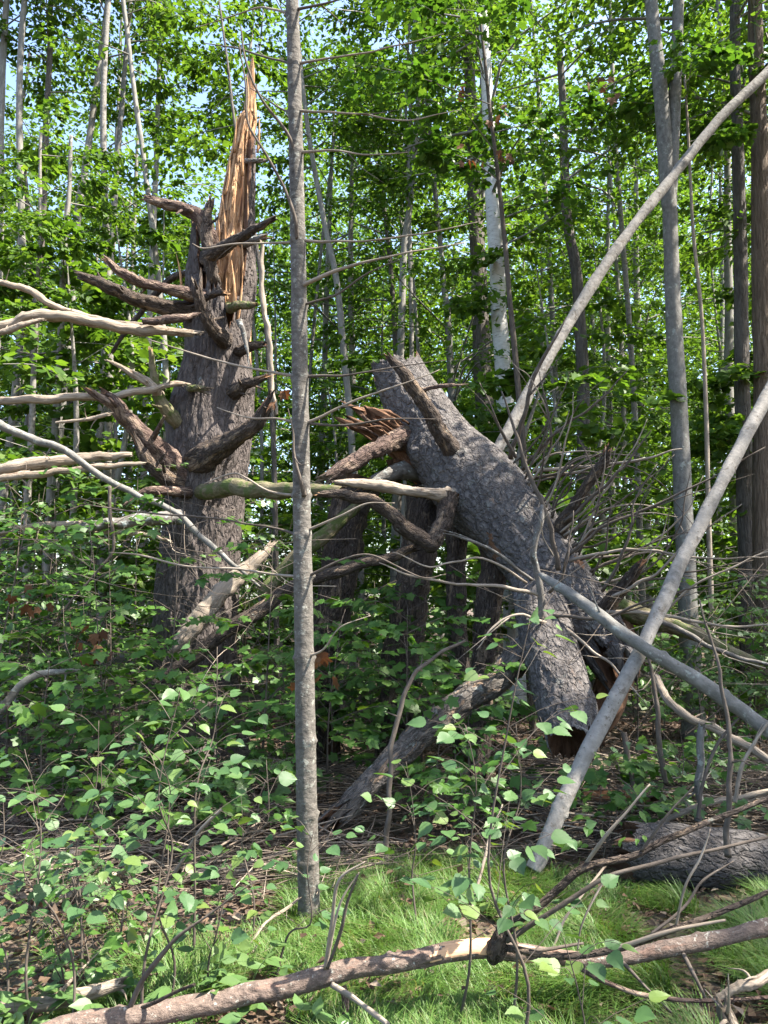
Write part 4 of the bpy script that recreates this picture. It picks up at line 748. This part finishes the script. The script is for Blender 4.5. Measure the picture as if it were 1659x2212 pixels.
for q, (lab, pts, mt) in enumerate(SL):
    stick('dead_branch', lab, 'branch', pts, mt, 'bleached' if mt != 'rot' else 'rot', 64, 14, .035 if max(p_[3] for p_ in pts) > 9 else .02, 200 + q, 1.6, .3 if mt == 'bleached' else .2, 'loose dead branches', spurs=4 if max(p_[3] for p_ in pts) > 9 else 2)

# ---------------------------------------------------------------- the slim tree in front
def build_slim():
    ctrl = [(669, 2030, 50), (668, 1985, 46), (662, 1700, 43), (657, 1400, 41), (653, 1150, 39), (650, 950, 37), (645, 600, 35), (640, 350, 33), (634, 100, 31), (628, -120, 28), (618, -600, 20)]
    d0 = ground_at(668, 2002)[1]
    C = np.array([list(at(x, y, d0)) + [w * mpp(d0) * .5] for x, y, w in ctrl]); C[0, 2] = -.06; C[0, 3] *= 1.15
    t = root('slim_tree', 'slim straight grey tree in front with dead twigs in whorls', 'tree', (C[0, 0], C[0, 1], 0))
    whorl = [25, 135, 240, 330, 520, 660, 815, 915, 1070, 1155, 1245, 1420, 1600, 1760, 1860]
    wz = [at(655, y, d0)[2] for y in whorl]; rs = np.random.RandomState(4); wth = rs.rand(len(wz), 3) * 6.28
    S = spline(C, 520)
    zc = S[:, 2][:, None]
    def disp(a, r, th, l):
        d = r * (.05 * fbm(a * [20, 20, 14], 3) + .025 * vnoise(a * [60, 60, 60]))
        for z, tt in zip(wz, wth):
            d = d + .05 * r * np.exp(-((zc - z) / .03) ** 2)
            for g in tt:
                dd = np.abs((th - g + math.pi) % (2 * math.pi) - math.pi) * r; d = d + .22 * r * np.exp(-(dd ** 2 + (zc - z) ** 2) / .013 ** 2)
        return d
    part('trunk', tube('trunk', S[:, :3], S[:, 3], M['slim'], 48, disp=disp, caps=(0, 1)), t)
    D = d0
    br = [  # control points with depth
     ([(632, 135, D, 9), (600, 130, D + .1, 6), (520, 108, D + .3, 5), (440, 95, D + .5, 2)], 0), ([(640, 135, D, 9), (700, 128, D - .1, 6), (770, 118, D - .2, 5), (860, 98, D - .3, 4), (960, 70, D - .4, 2)], 0),
     ([(637, 240, D, 9), (700, 244, D - .1, 6), (780, 248, D - .2, 5), (880, 258, D - .3, 4), (990, 235, D - .4, 2)], 0), ([(628, 245, D, 7), (600, 230, D + .1, 5), (540, 190, D + .2, 2)], 0),
     ([(640, 330, D, 9), (720, 325, D - .1, 6), (800, 335, D - .15, 4), (880, 330, D - .2, 2)], 0), ([(636, 330, D - .02, 9), (620, 285, D - .05, 9), (560, 210, D - .1, 7), (530, 130, D - .1, 6), (520, 60, D - .1, 4)], 1),
     ([(640, 518, D - .03, 11), (634, 470, D - .08, 10), (612, 400, D - .1, 8), (575, 330, D - .12, 7), (535, 265, D - .12, 6), (528, 180, D - .12, 5), (518, 90, D - .12, 3)], 1),
     ([(646, 520, D, 9), (740, 522, D - .1, 6), (830, 518, D - .2, 5), (960, 495, D - .3, 4), (1030, 480, D - .3, 2)], 0), ([(640, 524, D, 8), (560, 525, D + .1, 5), (500, 528, D + .15, 5), (440, 535, D + .2, 4), (415, 525, D + .2, 2)], 0),
     ([(650, 660, D, 8), (720, 640, D - .1, 6), (800, 590, D - .2, 5), (870, 560, D - .3, 2)], 0), ([(650, 620, D, 14), (668, 608, D - .05, 12), (720, 585, D - .1, 10), (790, 565, D - .15, 7), (870, 548, D - .2, 5), (1000, 520, D - .2, 3)], 0),
     ([(648, 815, D, 10), (560, 800, D + .1, 6), (500, 788, D + .2, 6), (440, 772, D + .3, 5), (320, 735, D + .4, 3)], 0), ([(655, 812, D, 9), (740, 808, D - .1, 6), (840, 795, D - .2, 4), (960, 780, D - .3, 2)], 0),
     ([(650, 915, D, 9), (600, 905, D + .1, 6), (540, 903, D + .15, 5), (470, 880, D + .2, 2)], 0), ([(660, 912, D, 10), (690, 900, D - .05, 8), (745, 872, D - .1, 7), (830, 845, D - .2, 5), (950, 800, D - .25, 2)], 0),
     ([(660, 918, D, 8), (740, 922, D - .1, 6), (830, 908, D - .2, 5), (940, 905, D - .3, 2)], 0),
     ([(657, 1070, D - .04, 13), (650, 1030, D - .09, 10), (634, 975, D - .1, 7), (632, 930, D - .1, 5), (620, 880, D - .1, 2)], 1), ([(650, 1072, D, 9), (580, 1060, D + .1, 6), (530, 1030, D + .15, 5), (500, 1022, D + .2, 5), (440, 1045, D + .25, 3)], 0),
     ([(652, 1156, D, 9), (600, 1142, D + .1, 6), (540, 1132, D + .15, 5), (470, 1120, D + .2, 5), (330, 1110, D + .3, 5), (180, 1088, D + .4, 2)], 0), ([(660, 1152, D, 9), (720, 1120, D - .1, 6), (790, 1090, D - .15, 4), (850, 1085, D - .2, 2)], 0),
     ([(655, 1245, D, 9), (580, 1240, D + .1, 6), (500, 1228, D + .15, 6), (400, 1222, D + .2, 5), (300, 1200, D + .3, 5), (235, 1193, D + .3, 2)], 0), ([(662, 1245, D, 9), (720, 1215, D - .1, 6), (800, 1200, D - .2, 5), (900, 1245, D - .3, 4), (960, 1240, D - .3, 2)], 0),
     ([(660, 1420, D, 8), (700, 1400, D - .1, 5), (740, 1350, D - .2, 3), (800, 1330, D - .2, 2)], 0), ([(628, 30, D, 8), (560, 15, D + .2, 5), (480, 40, D + .3, 3), (420, 60, D + .3, 2)], 0), ([(636, 25, D, 9), (700, 10, D - .1, 6), (800, -20, D - .2, 4)], 1)]
    for q, (pts, dk) in enumerate(br):
        p, r = pixels(pts, 34, .012, q + 300); part('dead_branch', tube('dead_branch', p, r * .85, M['twig' if dk or q % 3 == 0 else 'pale_twig'], 7), t)
        if q % 2 == 0:
            i = 15; e = p[i] + (p[24] - p[i]) * .9 + rs.randn(3) * [.06, .08, .1]; part('twig', tube('twig', spline(np.array([p[i], (p[i] + e) / 2 + rs.randn(3) * .015, e]), 8), np.linspace(r[i] * .6, .001, 8), M['twig'], 5), t)
build_slim()

# ---------------------------------------------------------------- saplings
def leaf_data(tpl, name, mat, n=4, seed=1):
    out = []; r = np.random.RandomState(seed)
    for q in range(n):
        V, f = tpl; V = V.copy(); V[:, 1] *= .9 + .25 * r.rand(); V[:, 2] += (r.rand() - .4) * .35 * V[:, 0] ** 2 + (r.rand() - .5) * .25 * V[:, 1] * V[:, 0]
        V[:, :2] += r.randn(len(V), 2) * .012; out.append(mesh_np(name, V, [f], mat, True))
    return out
LD = {'poplar': leaf_data(POPLAR, 'leaf', M['poplar'], 5, 1), 'maple': leaf_data(MAPLE, 'leaf', M['maple'], 5, 2), 'herb': leaf_data(OVATE, 'leaf', M['herb'], 4, 3)}
from mathutils import Matrix
def leaf_objects(t, kind, L, rng, base):
    P, Hd, Nm, S = [np.concatenate(x) for x in zip(*L)]
    X = unit(Hd); Z = unit(Nm - X * np.sum(Nm * X, -1, keepdims=True)); Y = np.cross(Z, X)
    for i in range(min(len(P), 290)):
        o = bpy.data.objects.new('leaf', LD[kind][rng.randint(len(LD[kind]))]); COL.objects.link(o); o.parent = t
        m = Matrix.Identity(4)
        for c, ax_ in enumerate((X[i], Y[i], Z[i])):
            for rr in range(3): m[rr][c] = ax_[rr] * S[i]
        for rr in range(3): m[rr][3] = P[i][rr] - base[rr]
        o.matrix_basis = m
def poplar(label, base_px, top_px, depth, nleaf, seed, spread=.28, size=.061, start=.3, h0=None):
    rng = np.random.RandomState(seed); b = at(base_px[0], base_px[1], depth); b[2] = gz(b[0], b[1]); e = at(top_px[0], top_px[1], depth - .05)
    t = root('poplar_sapling', label, 'sapling', b, 'poplar saplings'); b2 = b.copy(); b2[2] -= .03
    e = e + rng.randn(3) * [.05, .05, 0]; C = spline(np.array([b2, b * .75 + e * .25 + rng.randn(3) * .03, b * .5 + e * .5 + rng.randn(3) * .045, b * .25 + e * .75 + rng.randn(3) * .035, e]), 24); h = np.linalg.norm(e - b)
    part('stem', tube('stem', C, np.linspace(.0035 + .0025 * h, .0014, 24), M['stem'], 7, caps=(0, 1)), t)
    L = []; items = []
    nb = max(4, int(nleaf / 2.6))
    for q in range(nb):
        f = start + (1 - start) * (q + .5 * rng.rand()) / nb; p0 = C[min(23, int(f * 23))]; az = q * 2.4 + rng.rand(); r = spread * (.6 + .8 * rng.rand()) * (1.15 - .7 * f)
        d = np.array([math.cos(az), math.sin(az) * .8, .35 + .4 * rng.rand()]); p1 = p0 + d * r
        items.append((spline(np.array([p0, (p0 + p1) / 2 + [0, 0, .02], p1]), 6), np.linspace(.0018, .0008, 6)))
        for s in range(4):
            g = .35 + .65 * (s + rng.rand() * .5) / 3.6; p = p0 + d * r * min(g, 1.02); ang = az + (1 if s % 2 else -1) * (.5 + .6 * rng.rand()) * (s < 3)
            hd = np.array([math.cos(ang), math.sin(ang), -.15 + .3 * rng.randn()]); pet = p + unit(hd) * .03
            items.append((np.array([p, (p + pet) / 2 + [0, 0, .004], pet]), np.array([.0008, .0007, .0007])))
            nm = np.array([0, 0, 1.]) + rng.randn(3) * .38 + np.array([0, -.25, 0])
            L.append((pet[None], hd[None], nm[None], np.array([size * (.65 + .6 * rng.rand())])))
    part('twigs', join_tubes('twigs', items, M['stem'], 3), t); leaf_objects(t, 'poplar', L, rng, b)
PS = [('tallest poplar sapling in front of the broken stem', (1084, 2225), (1160, 1330), 2.62, 44, .34), ('poplar sapling left of the tallest one with clustered upper leaves', (985, 2150), (1000, 1560), 3.1, 36, .32),
      ('poplar sapling rising before the pole base', (1100, 2120), (1110, 1560), 3.05, 40, .34), ('short poplar sapling under the foreground branch', (1200, 2260), (1215, 2020), 2.55, 18, .2),
      ('thin poplar sapling beside the propped limb', (905, 1990), (890, 1650), 3.9, 20, .26),
      ('poplar sapling in the left foreground with broad upright leaves', (310, 2180), (400, 1480), 2.95, 44, .36), ('poplar sapling at far left with pale stems', (150, 2215), (130, 1730), 2.8, 36, .34),
      ('tall poplar sapling in front of the snag base', (420, 2060), (470, 1400), 3.5, 40, .34), ('poplar sapling nearest the slim tree on its left', (545, 2000), (560, 1640), 3.8, 26, .28),
      ('small poplar sapling among the left litter', (250, 2020), (230, 1640), 3.6, 26, .28), ('poplar sapling cut by the left frame edge', (20, 2130), (25, 1720), 3.2, 26, .3),
      ('low poplar sapling on the leaf litter at left', (450, 2140), (480, 1860), 3.2, 22, .24), ('poplar sapling behind the ground log', (1330, 1800), (1330, 1600), 5.0, 18, .3),
      ('slender poplar sapling between the far left ones', (75, 2190), (70, 1620), 3.0, 28, .3), ('poplar sapling with sparse leaves right of the left foreground one', (360, 2160), (330, 1640), 3.15, 30, .3),
      ('small poplar sapling low before the slim tree', (590, 2110), (600, 1780), 3.4, 20, .24),
      ('poplar sapling with drooping leaves left of the snag base', (180, 2080), (190, 1560), 3.4, 28, .3),
      ('poplar sapling in the brush at the right', (1480, 1760), (1470, 1560), 5.2, 18, .32)]
for q, (lab, b, e, d, n, sp) in enumerate(PS): poplar(lab, b, e, d, n, 500 + q, sp)
def herb(label, px, py, d, n, seed, size=.075, h=.18):
    rng = np.random.RandomState(seed); b = at(px, py, d); b[2] = gz(b[0], b[1]); t = root('leafy_herb', label, 'plant', b, 'low leafy herbs'); L = []; items = []
    for q in range(n):
        az = q * 2.4 + rng.rand() * .6; r = .05 + .17 * rng.rand(); p1 = b + np.array([math.cos(az) * r, math.sin(az) * r, h * (.5 + .7 * rng.rand())])
        items.append((spline(np.array([b - [0, 0, .02], b * .5 + p1 * .5 + [0, 0, .03], p1]), 5), np.linspace(.002, .001, 5)))
        for s in (-1, 0, 1):
            a = az + s * .9; hd = np.array([math.cos(a), math.sin(a), -.1 + .2 * rng.randn()]); L.append((p1[None], hd[None], (np.array([0, -.2, 1.]) + rng.randn(3) * .3)[None], np.array([size * (.7 + .5 * rng.rand())])))
    part('stalks', join_tubes('stalks', items, M['herb'], 4), t); leaf_objects(t, 'herb', L, rng, b)
for q, (lab, x, y, d, n) in enumerate([('pale green leafy herb behind the foreground branch', 240, 2110, 3.05, 9), ('low leafy herb with narrow leaflets beside the foreground branch', 440, 2130, 3.1, 12), ('leafy herb just left of the bent white twig', 520, 2125, 3.2, 9), ('leafy herb in the bottom left corner', 40, 2170, 2.85, 10), ('sunlit leafy herb above the corner log', 130, 2140, 3.1, 9), ('leafy herb below the foreground branch at centre', 610, 2205, 2.75, 9)]): herb(lab, x, y, d, n, 700 + q)

def maple(label, x_px, py_top, d, seed, nleaf=8, nb=9, spread=.7, size=.1, objs=True, name='maple_sapling', group='maple saplings around the windthrow', zlow=.25):
    rng = np.random.RandomState(seed); e = at(x_px, py_top, d); b = e.copy(); b[0] += rng.randn() * .15; b[2] = gz(b[0], b[1])
    t = root(name, label, 'sapling', b, group); b2 = b.copy(); b2[2] -= .03; h = max(e[2] - b[2], .4)
    C = spline(np.array([b2, b * .6 + e * .4 + rng.randn(3) * .05, e]), 20); part('stem', tube('stem', C, np.linspace(.005 + .004 * h, .002, 20), M['stem'], 7, caps=(0, 1)), t)
    L = []; items = []
    for q in range(nb):
        f = zlow + (1 - zlow) * (q + .6 * rng.rand()) / nb; p0 = C[min(19, int(f * 19))]; az = q * 2.4 + rng.rand() * .8; r = spread * (.6 + .7 * rng.rand()) * (1.1 - .55 * f)
        dv = np.array([math.cos(az), math.sin(az), .25 + .25 * rng.rand()]); p1 = p0 + dv * r + [0, 0, -.1 * r]; B = spline(np.array([p0, p0 + dv * r * .5 + [0, 0, .04], p1]), 7)
        items.append((B, np.linspace(.003 + .001 * h, .001, 7)))
        for s in range(nleaf):
            g = .3 + .7 * (s // 2 * 2 + 1) / nleaf; p = B[min(6, int(g * 6.5))]; ang = az + (1 if s % 2 else -1) * (.6 + .5 * rng.rand()); pl = .05 + .05 * rng.rand() + .12 * (rng.rand() < .3)
            hd = np.array([math.cos(ang), math.sin(ang), .05]); pet = p + hd * pl; items.append((np.array([p, pet]), np.array([.0009, .0008])))
            hh = hd + np.array([rng.randn() * .3, rng.randn() * .3, -.35 + .25 * rng.randn()])
            L.append((pet[None], hh[None], (np.array([0, -.35, 1.]) + rng.randn(3) * .3)[None], np.array([size * (.6 + .65 * rng.rand())])))
    part('twigs', join_tubes('twigs', items, M['stem'], 3), t)
    if objs: leaf_objects(t, 'maple', L, rng, b)
    else: part('leaves', leaf_mesh('leaves', (MAPLE if d < 7 else MAPLE_M) if seed % 3 else OVATE, L, M['maple' if seed % 4 else 'herb']), t)
MS = [('maple sapling with big leaves hanging before the snag trunk', 400, 1060, 6.3), ('maple sapling at the left edge below the bleached limbs', 60, 1110, 6.4), ('maple sapling under the slanting grey branch', 200, 1180, 6.1),
      ('maple sapling leafing out left of the slim tree', 590, 1170, 6.2), ('maple sapling just right of the slim tree', 740, 1330, 6.0), ('maple sapling under the elbow limb', 880, 1310, 6.1),
      ('low maple sapling in front of the snag base', 470, 1420, 5.8), ('maple sapling beside the broken stem', 1010, 1420, 5.9), ('low bushy maple at the left edge', 110, 1400, 5.5), ('low maple sapling between left bush and snag', 260, 1460, 5.6)]
for q, (lab, x, y, d) in enumerate(MS): maple(lab, x, y, d, 800 + q, 12, 15, size=.088)
r = np.random.RandomState(31)
for q in range(62):
    x = [r.uniform(-120, 640), r.uniform(660, 1080), r.uniform(1300, 1750)][0 if q < 31 else 1 if q < 46 else 2]; d = r.uniform(6.9, 9.6) if q < 46 else r.uniform(7.5, 10)
    y = r.uniform(960, 1400) if x < 640 else r.uniform(1230, 1450)
    if 300 < x < 560 and d < 8.2: d = r.uniform(8.8, 10); 
    sd = 'left of the slim tree' if x < 640 else ('under the fallen trunk' if x < 1200 else 'at the right behind the poles')
    maple('bushy undergrowth sapling ' + sd, x, y, d, 900 + q, 14, 14, .85, .085, False, group='undergrowth saplings ' + sd, name='undergrowth_sapling')
for q in range(38):                          # knee-high seedlings over the litter
    x = r.uniform(-100, 640) if q < 22 else (r.uniform(880, 1130) if q < 26 else r.uniform(1300, 1720)); d = r.uniform(4.6, 6.4); g_ = at(x, 1300, d); h_ = r.uniform(.25, .65); yy = 1300 + (CAMZ - h_) / d * F * .985
    sd = 'left of the slim tree' if x < 650 else ('under the fallen trunk' if x < 1200 else 'by the ground log')
    maple('knee-high leafy seedling in twig litter ' + sd, x, yy, d, 1100 + q, 8, 6, .32, .085, False, name='tree_seedling', group='knee-high tree seedlings ' + sd, zlow=.4)
for q in range(8):                          # seedlings nearer the viewer on the left
    d = r.uniform(3.1, 4.6); x = r.uniform(-60, 610); h_ = r.uniform(.12, .38); yy = 1300 + (CAMZ - h_) / d * F * .985
    maple('low seedling with small leaves on the left foreground litter', x, yy, d, 1200 + q, 6, 5, .22, .062, False, name='tree_seedling', group='low seedlings at lower left', zlow=.4)
# withered brown leaf clusters
for q, (x, y, d, n) in enumerate([(1012, 345, 9.0, 6), (1090, 340, 9.2, 6), (1075, 250, 9.2, 4), (1300, 170, 9.0, 7), (1300, 210, 9.0, 5), (205, 1390, 6.0, 8), (70, 1300, 6.2, 8), (195, 1350, 6.1, 5), (605, 845, 7.9, 4), (990, 200, 9.2, 4), (705, 1440, 5.6, 5)]):
    rr = np.random.RandomState(q + 60); c = at(x, y, d); P = c + rr.randn(n, 3) * [.07, .07, .09]; hd = rr.randn(n, 3) * .5 + [0, 0, -1]; nm = rr.randn(n, 3) + [0, -1, 0]
    o = link('withered_leaves', leaf_mesh('withered_leaves', MAPLE, [(P, hd, nm, .07 + .05 * rr.rand(n))], M['rustleaf'])); o['kind'] = 'stuff'; o['label'] = 'cluster of withered rust brown leaves'

# ---------------------------------------------------------------- ground cover
def grass():
    r = np.random.RandomState(77); n = 250000
    y = 2.1 + 4.4 * r.rand(n) ** .9; x = (r.rand(n) * 2 - 1) * (y * .56 + .5)
    px = x / y
    edge = np.where(px > -.12, 5.1 - .5 * px, 4.25 + (px + .12) * 2.2) + .5 * fbm(np.stack([x * 1.5, y * 1.5, x * 0], -1), 2)
    keep = (y < edge) & (fbm(np.stack([x * 2.2, y * 2.2, x * 0 + 4], -1), 2) > np.where(px < -.12, -.05, -.42)) & (r.rand(n) < np.clip((edge - y) * 2.5, .12, 1))
    x, y = x[keep], y[keep]; n = len(x); print('grass blades', n)
    h = (.075 + .13 * r.rand(n)) * (.8 + .4 * fbm(np.stack([x * 1.2, y * 1.2, x * 0 + 9], -1), 2) + .9 * np.maximum(0, fbm(np.stack([x * 5, y * 5, x * 0 + 1], -1), 2))); az = r.rand(n) * 3.4 + 7 * fbm(np.stack([x * 1.6, y * 1.6, x * 0 + 2], -1), 2); w = .0015 + .0016 * r.rand(n); bend = .5 + 1.0 * r.rand(n)
    d = np.stack([np.cos(az), np.sin(az), 0 * az], -1); s = np.stack([-np.sin(az), np.cos(az), 0 * az], -1); b = np.stack([x, y, gz(x, y) - .005], -1)
    V = []
    for t_ in (0, .5, 1.0):
        c = b + d * (h * bend * t_ ** 2)[:, None] + np.array([0, 0, 1.]) * (h * (t_ - .38 * bend * t_ ** 2.2))[:, None]; ww = w * (1 - t_ ** 2 * .95)
        V += [c - s * ww[:, None], c + s * ww[:, None]]
    V = np.stack(V, 1).reshape(-1, 3); o8 = (np.arange(n) * 6)[:, None]
    Q = np.concatenate([o8 + np.array([[0, 1, 3, 2]]), o8 + np.array([[2, 3, 5, 4]])])
    o = link('grass', mesh_np('grass', V, [Q], M['grass'])); o['kind'] = 'stuff'; o['label'] = 'fine drooping green woodland grass'
grass()
def litter():
    r = np.random.RandomState(78); n = 44000; y = 2.2 + 9 * r.rand(n); x = (r.rand(n) * 2 - 1) * (y * .58 + .4)
    P = np.stack([x, y, gz(x, y) + .012 + .03 * r.rand(n)], -1); hd = r.randn(n, 3) * [1, 1, .25]; nm = r.randn(n, 3) * .45 + [0, 0, 1]
    k = 420; yk = 2.3 + 2.6 * r.rand(k); xk = (r.rand(k) * 2 - 1) * (yk * .55 + .3)
    P = np.vstack([P, np.stack([xk, yk, gz(xk, yk) + .05 + .06 * r.rand(k)], -1)]); hd = np.vstack([hd, r.randn(k, 3) * [1, 1, .3]]); nm = np.vstack([nm, r.randn(k, 3) * .5 + [0, 0, 1]]); n = n + k
    o = link('leaf_litter', leaf_mesh('leaf_litter', LEAF_L, [(P, hd, nm, (.02 + .045 * r.rand(n) ** 2))], M['deadleaf'])); o['kind'] = 'stuff'; o['label'] = 'brown dead leaves covering the forest floor'
litter()
def brush():
    r = np.random.RandomState(79); items = []
    for q in range(5200):
        if q < 3000: y = 4.35 + 3.6 * r.rand(); x = y * (-.62 + .62 * r.rand()); a = r.randn() * .45 + (.15 if r.rand() < .7 else 1.2)
        else: y = 4.9 + 3.2 * r.rand(); x = y * (.18 + .45 * r.rand()); a = r.randn() * .9
        ln = .25 + .9 * r.rand() ** 2; hmax = .32 * math.exp(-((y - 5.9) / 1.0) ** 2) + .05; z = gz(x, y) + .01 + hmax * r.rand(); el = r.randn() * .13
        d = np.array([math.cos(a) * math.cos(el), math.sin(a) * math.cos(el), math.sin(el)]); p = np.array([x, y, float(z)])
        P = np.array([p - d * ln * .5, p + r.randn(3) * .02 * ln, p + d * ln * .5 + r.randn(3) * .05 * ln]); P[:, 2] = np.maximum(P[:, 2], .005); rad = .002 + .006 * r.rand() ** 2.5
        items.append((P, np.array([rad, rad * .9, rad * .4])))
    o = link('brush_litter', join_tubes('brush_litter', items, M['brush'], 3, caps=(0, 0))); o['kind'] = 'stuff'; o['label'] = 'mat of fallen dead twigs around the windthrow'
brush()
def tangle():
    r = np.random.RandomState(91); items = []
    for q in range(170):
        left = q < 100; d = r.uniform(5.4, 8.6); px = r.uniform(-60, 640) if left else r.uniform(1080, 1720); z = r.uniform(.2, 2.3) if left else r.uniform(.2, 2.1)
        p = at(px, 1300, d); p[2] = z; a = r.rand() * 6.28; el = r.randn() * .45; ln = r.uniform(.5, 1.7); dv = np.array([math.cos(a) * math.cos(el), math.sin(a) * math.cos(el) * .6, math.sin(el)])
        C = spline(np.array([p - dv * ln * .5, p - dv * ln * .1 + r.randn(3) * .06, p + dv * ln * .25 + r.randn(3) * .07, p + dv * ln * .5 + r.randn(3) * .1]), 12); C[:, 2] = np.maximum(C[:, 2], .03); rad = r.uniform(.0018, .0045)
        items.append((C, np.linspace(rad, rad * .35, 12)))
        for k in range(r.randint(1, 4)):
            i = r.randint(3, 10); e = C[i] + unit(dv + r.randn(3) * .7) * ln * r.uniform(.12, .35); items.append((spline(np.array([C[i], (C[i] + e) / 2 + r.randn(3) * .015, e]), 6), np.linspace(rad * .6, rad * .25, 6)))
    o = link('twig_tangle', join_tubes('twig_tangle', items, M['brush'], 5)); o['kind'] = 'stuff'; o['label'] = 'tangle of thin dead twigs caught among the saplings'
tangle()
